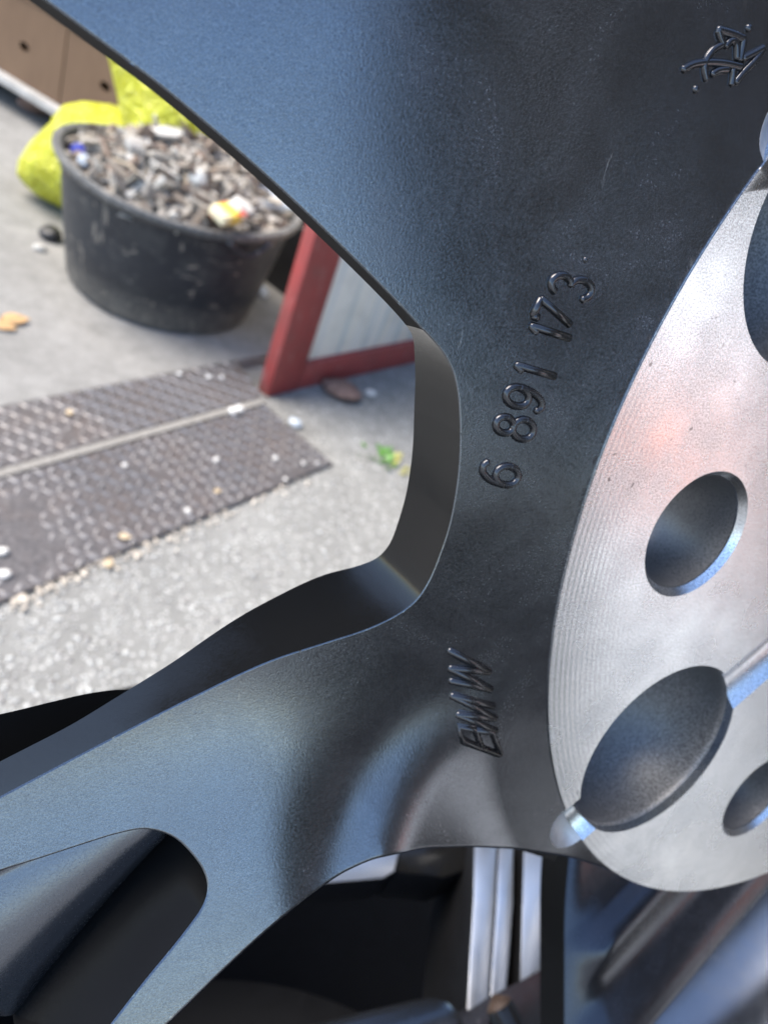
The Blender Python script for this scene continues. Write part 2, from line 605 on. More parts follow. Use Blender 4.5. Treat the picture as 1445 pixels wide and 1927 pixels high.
# ---- side walls going down from the outlines
def wall_mesh(name, chain, depths, outward=0.06, rows=6):
    c = np.array(chain)
    h = S(c)
    t = np.gradient(c, axis=0)
    t /= np.linalg.norm(t, axis=1)[:, None] + 1e-12
    n = np.c_[t[:, 1], -t[:, 0]]
    V, Fc = [], []
    m = len(c)
    for k in range(rows + 2):
        u = k / rows
        if k <= rows:
            q = c + n * (np.asarray(outward) * depths * u ** 1.3)[:, None]
            z = h - depths * u + 0.00002
        else:
            q = c - n * 0.006
            z = h - depths * 1.02
        V += [(*q[i], z[i]) for i in range(m)]
    for k in range(rows + 1):
        for i in range(m - 1):
            Fc.append((k * m + i, (k + 1) * m + i, (k + 1) * m + i + 1, k * m + i + 1))
    me = pymesh(name, V, Fc, True, 50)
    return me

def depth_along(chain, keys, half=8):
    kp = np.array([surf(a, b)[:2] for a, b, _ in keys])
    kd = np.array([d for *_, d in keys])
    hn = np.hanning(2 * half + 3)[1:-1]; hn = hn / hn.sum()
    sm = lambda a: np.convolve(np.pad(a, half, 'edge'), hn, 'valid')
    c = np.array(chain)
    idx = [int(np.argmin(np.hypot(*(c - p).T))) for p in kp]
    o = np.argsort(idx)
    return sm(np.interp(np.arange(len(c)), np.array(idx)[o], kd[o]))

def side_sign(chain, inside_pt):
    c = np.array(chain); i = len(c) // 2
    t = c[i + 1] - c[i - 1]
    n = np.array([t[1], -t[0]])
    return 1 if n @ (np.array(inside_pt) - c[i]) < 0 else -1

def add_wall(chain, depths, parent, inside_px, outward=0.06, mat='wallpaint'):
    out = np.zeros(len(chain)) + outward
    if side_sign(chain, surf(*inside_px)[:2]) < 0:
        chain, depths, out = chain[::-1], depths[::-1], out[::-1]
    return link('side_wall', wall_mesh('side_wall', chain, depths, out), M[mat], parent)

mm = 0.001
M['primer'] = plain('matt_black_primer', (0.012, 0.012, 0.013), 0.6, 0, 0.2, 300, 0, spec=0.15)  # near-black colour stands for the dark reflection on the upper spoke's edge wall
comb = win_dn[::-1] + win_up[1:]
n_dn = len(win_dn)
wi = int(np.argmin([np.hypot(*(p - surf(797, 622)[:2])) for p in comb]))
cdep = depth_along(comb, [(-260, 1640, 4 * mm), (0, 1500, 3.8 * mm), (150, 1421, 3.8 * mm), (350, 1318, 5.2 * mm), (500, 1247, 7.4 * mm), (620, 1207, 9.5 * mm), (690, 1184, 10.5 * mm), (745, 1158, 9.5 * mm), (806, 1095, 7.6 * mm), (845, 990, 7.8 * mm), (866, 815, 7.8 * mm),
                          (852, 700, 6.4 * mm), (836, 668, 4.8 * mm), (815, 641, 3.2 * mm), (790, 615, 2.4 * mm), (500, 330, 2.4 * mm), (-150, -170, 2.4 * mm)], 8)
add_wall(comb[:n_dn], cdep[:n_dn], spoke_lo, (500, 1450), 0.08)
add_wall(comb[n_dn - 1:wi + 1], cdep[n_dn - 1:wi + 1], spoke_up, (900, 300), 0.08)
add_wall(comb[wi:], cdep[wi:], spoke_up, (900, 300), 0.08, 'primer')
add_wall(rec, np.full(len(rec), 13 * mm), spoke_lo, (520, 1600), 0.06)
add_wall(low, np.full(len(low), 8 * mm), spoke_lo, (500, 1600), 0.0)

# ---- recess floor in the fork of the lower spoke
def recess_mesh():
    top = np.array([surf(*p) for p in [(-260, 1735), (-120, 1683), (0, 1640), (80, 1615), (150, 1592), (225, 1569), (262, 1563)]])
    bot = np.array([surf(*p) for p in [(60, 2130), (120, 2045), (210, 1927), (270, 1850), (345, 1758), (380, 1710), (391, 1675)]])
    nu, nv = 40, 48
    def samp(A, u):
        x = u * (len(A) - 1); i = min(int(x), len(A) - 2)
        return A[i] + (A[i + 1] - A[i]) * (x - i)
    V = []
    for j in range(nv + 1):
        v = j / nv
        for i in range(nu + 1):
            u = i / nu
            a = samp(top, u); b = samp(bot, u)
            p = a + (b - a) * (-0.04 + 1.08 * v)
            # step, crease, then a crest that rolls down into a deep channel
            w = min(1.0, v / 0.22)
            dep = 0.0008 + 0.0034 * w * w * (3 - 2 * w)
            if v > 0.22: dep += 0.0085 * ((v - 0.22) / 0.78) ** 2.8
            p = p - np.array([0, 0, dep])
            V.append(p)
    Fc = [(j * (nu + 1) + i, j * (nu + 1) + i + 1, (j + 1) * (nu + 1) + i + 1, (j + 1) * (nu + 1) + i) for j in range(nv) for i in range(nu)]
    return pymesh('recess_web', V, Fc)
link('recess_web', recess_mesh(), M['recess'], spoke_lo)

# ---- hub face
def cyl(r0, r1, z0, z1, x=0, y=0, seg=96):
    bm = bmesh.new()
    a = [bm.verts.new((x + r0 * math.cos(2 * math.pi * k / seg), y + r0 * math.sin(2 * math.pi * k / seg), z0)) for k in range(seg)]
    b = [bm.verts.new((x + r1 * math.cos(2 * math.pi * k / seg), y + r1 * math.sin(2 * math.pi * k / seg), z1)) for k in range(seg)]
    bm.faces.new(a[::-1]); bm.faces.new(b)
    for k in range(seg): bm.faces.new((a[k], a[(k + 1) % seg], b[(k + 1) % seg], b[k]))
    me = bpy.data.meshes.new('cutter'); bm.to_mesh(me); bm.free()
    return me

def hub_face():
    base = link('hub_face', cyl(RP - 0.0006, RP, -0.014, 0.0, seg=360), None)
    cuts = []
    cuts.append(cyl(0.0333, 0.0333, -0.02, 0.01, seg=128))
    cuts.append(cyl(0.0318, 0.0350, -0.0015, 0.0017, seg=128))
    for k in range(5):
        x, y = pol(0.056, 72 * k)
        cuts.append(cyl(0.0077, 0.0077, -0.03, 0.01, x, y))
        cuts.append(cyl(0.0077, 0.0091, -0.0008, 0.0006, x, y))
        x, y = pol(0.05996, 36 + 72 * k)
        cuts.append(cyl(0.01457, 0.01457, -0.03, 0.01, x, y))
        bm = bmesh.new()                                   # round-bottomed drain channel through the pocket
        d = pol(1, 36 + 72 * k); s = np.array([-d[1], d[0]])
        rings_ = []
        for rr in (0.025, 0.09):
            rings_.append([bm.verts.new((d[0] * rr + s[0] * 0.0068 * math.sin(t), d[1] * rr + s[1] * 0.0068 * math.sin(t), 0.0050 - 0.0068 * math.cos(t))) for t in [2 * math.pi * q / 40 for q in range(40)]])
        for q in range(40): bm.faces.new((rings_[0][q], rings_[0][(q + 1) % 40], rings_[1][(q + 1) % 40], rings_[1][q]))
        bm.faces.new(rings_[0][::-1]); bm.faces.new(rings_[1])
        bmesh.ops.recalc_face_normals(bm, faces=bm.faces)
        me = bpy.data.meshes.new('cutter'); bm.to_mesh(me); bm.free()
        cuts.append(me)
    tmp = []
    for me in cuts:
        c = link('cutter', me); tmp.append(c)
        md = base.modifiers.new('cut', 'BOOLEAN'); md.operation = 'DIFFERENCE'; md.object = c; md.solver = 'EXACT'
    dg = bpy.context.evaluated_depsgraph_get()
    me = bpy.data.meshes.new_from_object(base.evaluated_get(dg))
    me.name = 'hub_face'
    for c in tmp: bpy.data.objects.remove(c)
    bpy.data.objects.remove(base)
    me.materials.clear(); me.materials.append(M['hub'])
    me.shade_smooth(); me.set_sharp_from_angle(angle=math.radians(25))
    return me
hub = link('hub_face', hub_face(), M['hub'], wheel)

for k in range(5):
    x, y = pol(0.05996, 36 + 72 * k)
    prof = [(0.01460, -0.0013), (0.0144, -0.0016)] + [(0.0143 * math.cos(t) ** 0.8, -0.0018 - 0.013 * math.sin(t)) for t in np.linspace(0.02, 1.55, 24)]
    v, fc = lathe(prof, 80)
    me = pymesh('pocket', [(a + x, b + y, c) for a, b, c in v], fc)
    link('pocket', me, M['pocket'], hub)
    x, y = pol(0.056, 72 * k)
    v, fc = lathe([(0.0077, -0.0010), (0.00765, -0.004), (0.0076, -0.0155)], 72)
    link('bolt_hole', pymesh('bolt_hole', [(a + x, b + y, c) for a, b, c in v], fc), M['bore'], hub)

# ---- third spoke, lower right, ribbed
SP3 = -0.020
RID = surf(1130, 1855, lambda a, b: np.float64(SP3))[:2]
RDIR = surf(1360, 1690, lambda a, b: np.float64(SP3))[:2] - RID
RDIR /= np.linalg.norm(RDIR)
RNOR = np.array([-RDIR[1], RDIR[0]])
# ridge profile across the ribs: (photograph point on the rib line, height)
def rcoord(px, py):
    return float((pl(px, py, SP3) - RID) @ RNOR)
ribs = [((1045, 1800), -0.0002), ((1085, 1800), 0.0004), ((1120, 1795), 0.0022), ((1160, 1770), 0.0050), ((1205, 1752), 0.0052), ((1218, 1775), 0.0020),
        ((1228, 1785), 0.0014), ((1245, 1805), 0.0044), ((1258, 1818), 0.0044), ((1285, 1836), -0.0005), ((1310, 1800), -0.0010), ((1345, 1790), 0.0030), ((1385, 1800), 0.0056), ((1420, 1830), 0.0060), ((1440, 1870), 0.0060), ((1445, 1990), 0.0060)]
rk = sorted([(rcoord(*p), h) for p, h in ribs])
RKX = np.array([a for a, _ in rk]); RKH = np.array([b for _, b in rk])
def S3(x, y):
    c = (np.asarray(x) - RID[0]) * RNOR[0] + (np.asarray(y) - RID[1]) * RNOR[1]
    h = np.zeros_like(c)
    ws = 0
    for o, w in ((-0.0016, 0.15), (-0.0008, 0.22), (0, 0.26), (0.0008, 0.22), (0.0016, 0.15)):
        h = h + w * np.interp(c + o, RKX, RKH)
    return SP3 + h + S3T * ((np.asarray(x) - RID[0]) * DN[0] + (np.asarray(y) - RID[1]) * DN[1])
S3T = 0.45
def S3v(P): return S3(P[:, 0], P[:, 1])
o3 = [np.array(p) for p in px2([(1195, 1610), (1178, 1645), (1148, 1700), (1112, 1770), (1078, 1850), (1045, 1930), (1010, 2020), (1200, 2080), (1400, 2060), (1600, 2000), (1640, 1800), (1600, 1600), (1450, 1560), (1300, 1570)], lambda a, b: np.float64(SP3))]
edge3 = resample(catmull(o3[:7], 12), 0.0005)
def spoke3_mesh():
    V, Fc = [], []
    nlen = 26
    for p in edge3:
        for k in range(nlen + 1):
            V.append(p + RDIR * 0.14 * (k / nlen) ** 1.3)
    V = np.array(V)
    # round the left edge over
    d = np.tile(np.arange(nlen + 1), len(edge3))
    dist = 0.14 * (d / nlen) ** 1.3
    fade = np.clip((dist - 0.0005) / 0.009, 0, 1); fade = fade * fade * (3 - 2 * fade)
    base = SP3 + S3T * ((V - RID) @ DN)
    z = base + (S3v(V) - base) * fade - np.where(d == 0, 0.0006, 0.0)
    for i in range(len(edge3) - 1):
        for k in range(nlen):
            a_ = i * (nlen + 1) + k
            Fc.append((a_, a_ + nlen + 1, a_ + nlen + 2, a_ + 1))
    return pymesh('spoke', np.c_[V, z], Fc)
me = spoke3_mesh()
spoke3 = link('spoke', me, M['ribbed'], wheel)
spoke3['label'] = 'ribbed dark spoke at the lower right under the hub face'
def S3wall():
    c = np.array(edge3[::-1]); z0 = SP3 + S3T * ((c - RID) @ DN) - 0.0006
    V, Fc = [], []
    m = len(c)
    for k in range(4):
        V += [(*c[i], z0[i] - 0.009 * k / 3) for i in range(m)]
    for k in range(3):
        for i in range(m - 1): Fc.append((k * m + i, (k + 1) * m + i, (k + 1) * m + i + 1, k * m + i + 1))
    return pymesh('side_wall', V, Fc)
link('side_wall', S3wall(), M['wallpaint'], spoke3)

# ---- rim ring of the same wheel (outside the picture) so that the spokes end in something
v, fc = lathe([(0.198, -0.006), (0.203, 0.002), (0.206, -0.010), (0.207, -0.045), (0.222, -0.060), (0.224, -0.068), (0.212, -0.070), (0.200, -0.045)], 160, True)
link('rim', pymesh('rim', v, fc, True, 40), M['paint'], wheel)

# ---- raised casting: number, mark, letters
def on_surf(px, py, lift=0.0):
    p = surf(px, py)
    p[2] = float(S(np.array([p[:2]]))[0]) + lift
    return p

def strokes_mesh(name, strokes, r, lift=0.0, per=5, smooth=True, seg=8):
    bm = bmesh.new()
    for st in strokes:
        pts = catmull(st, per) if (smooth and len(st) > 2) else [np.array(p, float) for p in st]
        tube_into(bm, [on_surf(*p, lift) for p in pts], r, seg)
        tube_into(bm, [on_surf(*p, -r * 1.75) for p in pts], r * 2.0, 14)
    return bmmesh(name, bm, True, 60)

def arcp(cx, cy, rx, ry, a0, a1, n=12):
    return [(cx + rx * math.cos(math.radians(a0 + (a1 - a0) * i / n)), cy + ry * math.sin(math.radians(a0 + (a1 - a0) * i / n))) for i in range(n + 1)]
# digits in a unit box: x right, y up
DIG = {
    '6': [arcp(0.5, 0.30, 0.38, 0.30, 0, 360, 20), [(0.12, 0.30), (0.13, 0.52), (0.24, 0.78), (0.45, 0.95), (0.70, 0.98), (0.86, 0.90)]],
    '8': [arcp(0.5, 0.27, 0.40, 0.27, 0, 360, 20), arcp(0.5, 0.76, 0.33, 0.23, 0, 360, 18)],
    '9': [arcp(0.5, 0.70, 0.38, 0.30, 0, 360, 20), [(0.88, 0.70), (0.87, 0.48), (0.76, 0.22), (0.55, 0.05), (0.30, 0.02), (0.14, 0.14)]],
    '1': [[(0.42, 0.84), (0.50, 0.86), (0.62, 1.0)], [(0.62, 1.0), (0.62, 0.0)]],
    '7': [[(0.08, 0.84), (0.08, 1.0)], [(0.08, 1.0), (0.90, 1.0)], [(0.90, 1.0), (0.35, 0.0)]],
    '3': [arcp(0.46, 0.76, 0.36, 0.24, 160, -80, 14), arcp(0.46, 0.27, 0.40, 0.27, 80, -155, 16)],
}
def zm(x, y): return np.array([860 + x / 3.853, 460 + y / 3.853])
# (digit, photograph position of the box centre, up vector, right vector)
digs = [('6', zm(305, 1662), zm(-265, -62) - zm(0, 0), zm(62, -172) - zm(0, 0)),
        ('8', zm(412, 1325), zm(-272, -66) - zm(0, 0), zm(45, -172) - zm(0, 0)),
        ('9', zm(485, 1118), zm(-268, -76) - zm(0, 0), zm(48, -172) - zm(0, 0)),
        ('1', zm(560, 935), zm(-282, -84) - zm(0, 0), zm(45, -172) - zm(0, 0)),
        ('1', zm(668, 655), zm(-282, -90) - zm(0, 0), zm(45, -172) - zm(0, 0)),
        ('7', zm(700, 505), zm(-252, -105) - zm(0, 0), zm(75, -150) - zm(0, 0)),
        ('3', zm(825, 302), zm(-285, -80) - zm(0, 0), zm(60, -172) - zm(0, 0))]
for ch, c, up, rt in digs:
    st = []
    for s in DIG[ch]:
        st.append([c + (x - 0.5) * rt + (y - 0.5) * up for x, y in s])
    me = strokes_mesh('casting_number', st, 0.00041, 0.0, per=3, smooth=False if ch in '17' else True, seg=10)
    link('casting_number', me, M['castpaint'], spoke_up)

def dot(px, py, r, parent, name='casting_dot'):
    bm = bmesh.new()
    bmesh.ops.create_icosphere(bm, subdivisions=3, radius=r)
    p = on_surf(px, py, -0.25 * r)
    bmesh.ops.translate(bm, vec=Vector(p), verts=bm.verts)
    return link(name, bmmesh(name, bm), M['castpaint'], parent)
dot(1101, 489, 0.00032, spoke_up)

def ez(x, y): return np.array([1240 + x / 7.05, 20 + y / 7.05])
mark = [[(835, 450), (700, 530), (605, 680), (590, 780), (618, 915)],
        [(305, 790), (420, 725), (620, 690), (850, 700), (1085, 750)],
        [(690, 850), (780, 795), (905, 785)],
        [(770, 255), (950, 305), (1115, 375)],
        [(1115, 375), (1090, 520), (1060, 660)],
        [(775, 260), (800, 360), (845, 455)],
        [(870, 480), (920, 420), (965, 400), (1010, 440), (1020, 640)],
        [(1100, 640), (1240, 570), (1370, 500)],
        [(1370, 500), (1270, 650), (1110, 820), (1000, 960)],
        [(970, 780), (965, 880), (950, 985)]]
me = strokes_mesh('foundry_mark', [[ez(*p) for p in s] for s in mark], 0.00040, -0.00006, per=4)
link('foundry_mark', me, M['castpaint'], spoke_up)
dot(*ez(1180, 235), 0.00040, spoke_up)
dot(*ez(478, 1045), 0.00040, spoke_up)

def bz(x, y): return np.array([800 + x / 5.557, 1180 + y / 5.557])
LET = [
    [[(775, 1335), (395, 1195), (345, 1045), (520, 1075), (590, 1270)], [(520, 1075), (700, 1100), (785, 1335)]],
    [[(740, 1085), (335, 915)], [(335, 915), (735, 955)], [(735, 955), (275, 715)], [(275, 715), (715, 830)]],
    [[(262, 560), (690, 655)], [(690, 655), (255, 430)], [(255, 430), (675, 470)], [(675, 470), (250, 245)]],
]
for st in LET:
    me = strokes_mesh('brand_letter', [[bz(*p) for p in s] for s in st], 0.00050, -0.00014, smooth=False, seg=8)
    link('brand_letter', me, M['castpaint'], spoke_lo)

# ------------------------------------------------------------------ second wheel lying underneath
Z2 = 0.66
w2c = np.array([0.108, 0.032, Z2])
wheel2 = empty('alloy_wheel', w2c)
tag(wheel2, 'second dark alloy wheel lying flat under the foreground wheel, its spoke faces mirroring the sky', 'wheel')
M['sat'] = paint_material('satin_spoke_paint', (0.60, 0.61, 0.63), 0.32, 0.9, 0.2, 0.15)  # pale base colour carries the brightness of the mirrored sky
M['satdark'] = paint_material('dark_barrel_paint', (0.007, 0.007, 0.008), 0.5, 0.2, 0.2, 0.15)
M['rust'] = plain('rusty_brass', (0.07, 0.042, 0.028), 0.6, 0.3, 0.5, 400)
v, fc = lathe([(0.226, -0.012), (0.232, -0.002), (0.236, 0.000), (0.2385, -0.003), (0.2385, -0.012), (0.226, -0.030), (0.214, -0.10), (0.208, -0.24), (0.200, -0.24), (0.205, -0.10), (0.214, -0.03)], 160, True)
link('rim', pymesh('rim', v, fc, True, 40), M['satdark'], wheel2)
v, fc = lathe([(0.0005, -0.22), (0.206, -0.225)], 96)
link('brake_shield', pymesh('brake_shield', v, fc), M['satdark'], wheel2)  # near-black disc closing the barrel

def w2poly(name, pts, z=0.0, depth=0.03, bev=0.0006, mat='sat', zs=None):
    top = [ong(px, py, Z2 + (zs[i] if zs else z)) - w2c for i, (px, py) in enumerate(pts)]
    bm = bmesh.new()
    hull_prism(bm, [tuple(p) for p in top], (0, 0, -depth), bev)
    me = bmmesh(name, bm, True, 30)
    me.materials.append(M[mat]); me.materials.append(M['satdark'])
    for p in me.polygons: p.material_index = 0 if p.normal.z > 0.4 else 1  # sky brightness on upward faces and shade on the sides, put into colour
    return link(name, me, M[mat], wheel2)
w2poly('spoke', [(540, 1580), (757, 1580), (742, 1640), (720, 1653), (600, 1663), (540, 1672)], 0, 0.016)
w2poly('spoke_flank', [(757, 1575), (895, 1575), (893, 1615), (870, 1640), (835, 1652), (800, 1646), (744, 1640)], mat='wallpaint', zs=[-0.001, -0.008, -0.009, -0.010, -0.008, -0.005, -0.002], depth=0.02)
w2poly('spoke', [(893, 1575), (936, 1575), (931, 1700), (924, 1800), (914, 1960), (876, 1960), (884, 1800), (891, 1690)], 0, 0.045)
w2poly('spoke_rib', [(939, 1575), (966, 1575), (965, 1700), (958, 1800), (945, 1960), (917, 1960), (927, 1800), (934, 1700)], -0.0015, 0.045)
w2poly('spoke', [(986, 1575), (1075, 1575), (1050, 1680), (1036, 1750), (1020, 1830), (1000, 1882), (978, 1896), (983, 1700)], -0.002, 0.045)
w2poly('cross_bar', [(420, 1965), (560, 1930), (700, 1893), (812, 1868), (850, 1878), (885, 1925), (880, 2000), (420, 2060)], 0.004, 0.02, 0.004, 'paint')
a, b = ong(938, 1890, Z2 + 0.010) - w2c, ong(1000, 2010, Z2 + 0.004) - w2c
bm = bmesh.new(); tube_into(bm, [a, a + (b - a) * 0.08, b], [0.0042, 0.0045, 0.0045], 20)
vs_ = link('valve_stem', bmmesh('valve_stem', bm), M['wallpaint'], wheel2)
bm = bmesh.new(); tube_into(bm, [a - (b - a) * 0.03, a + (b - a) * 0.01], [0.0038, 0.0044], 20)
link('stem_tip', bmmesh('stem_tip', bm), M['rust'], vs_)

# ------------------------------------------------------------------ ground
ZG = -0.03
def concrete(name, lo, hi, agg, aggscale, aggsize, bumpd):
    m = NT(name)
    big = m.noise(2.2, 6, 0.65)
    mid = m.noise(22, 6, 0.7)
    fin = m.noise(240, 3, 0.6)
    c = m.ramp(mid, [(0.3, lo), (0.7, hi)])
    c = m.mix(m.ramp(big, [(0.35, 0.55), (0.65, 0.0)]), c, tuple(x * 0.62 for x in lo))
    v = m.voro(aggscale)
    vc = m.voro(aggscale, out='Color')
    stone = m.ramp(v, [(aggsize, 1.0), (aggsize + 0.10, 0.0)])
    sel = m.ramp(vc, [(0.35, 0.0), (0.40, 1.0)])
    c = m.mix(m.math('MULTIPLY', stone, sel), c, m.ramp(vc, [(0.3, tuple(x * 0.75 for x in agg)), (0.9, agg)]))
    c = m.mix(m.ramp(fin, [(0.35, 0.45), (0.5, 0.0)]), c, tuple(x * 0.55 for x in lo))
    m.color(c)
    m.set(Roughness=0.85)
    nb = m.bump(mid, 0.5, bumpd)
    m.normal(m.bump(fin, 0.6, bumpd * 0.3, nb))
    return m.m
M['ground'] = concrete('exposed_aggregate', (0.20, 0.20, 0.19), (0.32, 0.32, 0.305), (0.55, 0.55, 0.53), 95, 0.22, 0.004)
M['slab'] = concrete('worn_slab', (0.22, 0.215, 0.20), (0.36, 0.35, 0.33), (0.38, 0.37, 0.35), 60, 0.12, 0.003)
g = pymesh('ground', [(-120, -120, ZG), (120, -120, ZG), (120, 120, ZG), (-120, 120, ZG)], [(0, 1, 2, 3)], False)
tag(link('ground', g, M['ground']), kind='structure')
A0, B0 = ong(0, 765)[:2], ong(448, 677)[:2]
ld = (B0 - A0) / np.linalg.norm(B0 - A0); ln = np.array([-ld[1], ld[0]])
p0, p1 = A0 - ld * 2.2, B0 + ld * 0.16
back = ong(700, 560)[:2]
bm = bmesh.new()
hull_prism(bm, [(*p0, 0), (*p1, 0), (p1[0] + 0.08, p1[1] + 0.35, 0), (p1[0] + 0.9, p1[1] + 2.5, 0), (-3.5, 5.5, 0), (-5, 1, 0)], (0, 0, -0.2), 0.006)
tag(link('pavement', bmmesh('pavement', bm, True, 30), M['slab']), kind='structure')

# loose pebbles pressed into the front ground
def pebbles():
    bm0 = bmesh.new(); bmesh.ops.create_icosphere(bm0, subdivisions=1, radius=1)
    bv = np.array([v.co[:] for v in bm0.verts]); bf = [[v.index for v in f.verts] for f in bm0.faces]; bm0.free()
    V, Fc, mi = [], [], []
    n = 0
    for k in range(5200):
        px, py = rng.uniform(-60, 1000), rng.uniform(820, 1460)
        p = ong(px, py, ZG)
        if (p[:2] - A0) @ ln > -0.20 and px < 640 and False: continue
        s = rng.uniform(0.0014, 0.0036) * (1.5 if rng.random() < 0.1 else 1)
        sc = np.array([s * rng.uniform(0.8, 1.5), s * rng.uniform(0.7, 1.1), s * rng.uniform(0.4, 0.7)])
        a = rng.uniform(0, 6.28); ca, sa = math.cos(a), math.sin(a)
        q = bv * sc * (1 + nrng.normal(0, 0.12, (len(bv), 1)))
        q = np.c_[q[:, 0] * ca - q[:, 1] * sa, q[:, 0] * sa + q[:, 1] * ca, q[:, 2]] + p + [0, 0, s * 0.15]
        V.append(q); Fc += [[i + n for i in f] for f in bf]; n += len(bv)
        mi += [rng.choice([0, 0, 1, 1, 2])] * len(bf)
    me = pymesh('gravel', np.concatenate(V), Fc)
    for c, nm in (((0.46, 0.46, 0.44), 'pale_pebble'), ((0.33, 0.33, 0.32), 'grey_pebble'), ((0.26, 0.25, 0.24), 'dark_pebble')):
        me.materials.append(plain(nm, c, 0.6, 0, 0.2, 80))
    me.polygons.foreach_set('material_index', mi)
    return me
tag(link('gravel', pebbles()), kind='stuff', label='small pale pebbles bedded in the front concrete')

# ------------------------------------------------------------------ tread plates
def steel(name, col, rustc):
    m = NT(name)
    n = m.noise(9, 6, 0.7); f = m.noise(150, 4, 0.6)
    c = m.ramp(f, [(0.3, tuple(x * 0.7 for x in col)), (0.7, tuple(x * 1.35 for x in col))])
    c = m.mix(m.ramp(n, [(0.45, 0.0), (0.7, 0.7)]), c, rustc)
    c = m.mix(m.ramp(m.noise(55, 5, 0.75), [(0.58, 0.0), (0.72, 0.55)]), c, (0.34, 0.33, 0.31))
    m.color(c); m.set(Metallic=0.45)
    m.rough(m.maprange(f, 0.3, 0.7, 0.32, 0.6))
    m.normal(m.bump(f, 0.5, 0.0008))
    return m.m
M['tread'] = steel('worn_tread_steel', (0.135, 0.126, 0.126), (0.17, 0.135, 0.118))
M['lug'] = steel('polished_lug_steel', (0.24, 0.23, 0.23), (0.17, 0.14, 0.125))
def tread_plate(label, corners, seed):
    P = [np.array(c) for c in corners]       # far-right, near-right, near-left, far-left
    cen = sum(P) / 4
    o = empty('tread_plate', cen)
    tag(o, label, 'metal plate', 'tread plates laid as a ramp')
    bm = bmesh.new()
    hull_prism(bm, [tuple(p - cen) for p in P], (0, 0, -0.006), 0.001, 1)
    link('plate', bmmesh('plate', bm, True, 30), M['tread'], o)
    U = P[0] - P[3]; V_ = P[2] - P[3]
    LU, LV = np.linalg.norm(U), np.linalg.norm(V_)
    N = np.cross(U, V_); N = N / np.linalg.norm(N); N = N if N[2] > 0 else -N
    V, Fc = [], []
    sp_ = 0.0225
    nu, nv = int(LU / sp_), int(LV / sp_)
    n = 0
    for i in range(nu):
        for j in range(nv):
            u, w = (i + 0.5) / nu, (j + 0.5) / nv
            c = (1 - w) * ((1 - u) * P[3] + u * P[0]) + w * ((1 - u) * P[2] + u * P[1]) - cen
            s = 1 if (i + j) % 2 else -1
            d = (U / LU + s * V_ / LV); d /= np.linalg.norm(d)
            e = np.cross(N, d)
            wear = mnoise.noise((i * 0.11 + seed * 7, j * 0.16, 1.7))
            if wear > 0.38 or rng.random() < 0.02: continue
            a, b, h = 0.0140, 0.0056, 0.0030 * max(0.3, min(1.0, 0.75 - wear))
            base = [c - d * a, c - e * b, c + d * a, c + e * b]
            top = [c - d * a * 0.72 + N * h, c - e * b * 0.5 + N * h, c + d * a * 0.72 + N * h, c + e * b * 0.5 + N * h]
            V += base + top
            Fc += [[n + 4, n + 5, n + 6, n + 7]] + [[n + k, n + (k + 1) % 4, n + 4 + (k + 1) % 4, n + 4 + k] for k in range(4)]
            n += 8
    l = link('tread_lugs', pymesh('tread_lugs', V, Fc, True, 50), M['lug'], o)
    l['kind'] = 'stuff'
    return o
tread_plate('flat upper tread plate, narrower strip nearer the black tub',
            [ong(448, 678, 0.007), ong(493, 747, 0.007), ong(-300, 961, 0.007), ong(-300, 824, 0.007)], 1)
tread_plate('brownish lower tread plate sloping to the rough concrete, nearest the wheel',
            [ong(500, 762, 0.006), ong(626, 871, ZG + 0.008), ong(-300, 1258, ZG + 0.008), ong(-300, 986, 0.006)], 2)

sm = NT('sand')
sn = sm.noise(160, 4, 0.7)
sm.color(sm.ramp(sn, [(0.3, (0.15, 0.14, 0.125)), (0.7, (0.34, 0.325, 0.30))])); sm.set(Roughness=0.95); sm.normal(sm.bump(sn, 0.8, 0.003))
sb = bmesh.new()
hull_prism(sb, [tuple(ong(*p, 0.005)) for p in [(490, 744), (500, 758), (-300, 982), (-300, 960)]], (0, 0, -0.03), 0.0)
tag(link('sand_seam', bmmesh('sand_seam', sb, False), sm.m), 'strip of sand in the joint between the two tread plates', kind='stuff')

# ------------------------------------------------------------------ tub with rubble
def tub_material():
    m = NT('black_tub_plastic')
    n = m.noise(14, 6, 0.7); f = m.noise(90, 5, 0.7)
    c = m.mix(m.ramp(n, [(0.48, 0.0), (0.75, 0.5)]), (0.013, 0.017, 0.024), (0.10, 0.098, 0.092))
    c = m.mix(m.ramp(f, [(0.62, 0.0), (0.72, 0.5)]), c, (0.26, 0.25, 0.23))
    st = m.noise(34, 3, 0.5, vec=m.coord((1, 1, 0.15)), dist=0.8)
    c = m.mix(m.ramp(st, [(0.62, 0.0), (0.68, 0.6)]), c, (0.26, 0.235, 0.20))
    s2 = m.noise(60, 2, 0.5, vec=m.coord((0.3, 0.3, 1)), dist=1.2)
    c = m.mix(m.ramp(s2, [(0.66, 0.0), (0.70, 0.6)]), c, (0.34, 0.30, 0.25))
    sz = m.node('ShaderNodeSeparateXYZ'); m.l(m.co.outputs['Object'], sz.inputs[0])
    dust = m.math('MULTIPLY', m.maprange(sz.outputs[2], 0.0, 0.09, 0.75, 0.0), m.ramp(f, [(0.35, 0.2), (0.6, 1.0)]))
    c = m.mix(dust, c, (0.27, 0.25, 0.22))
    rimd = m.math('MULTIPLY', m.maprange(sz.outputs[2], 0.262, 0.285, 0.0, 0.75), m.ramp(f, [(0.35, 0.3), (0.6, 1.0)]))
    c = m.mix(rimd, c, (0.22, 0.215, 0.205))
    m.color(c)
    m.rough(m.maprange(n, 0.3, 0.7, 0.34, 0.65))
    m.normal(m.bump(f, 0.25, 0.002))
    return m.m
M['tub'] = tub_material()
TC = np.array([-0.758, 1.828, 0.0])
tub = empty('mortar_tub', TC)
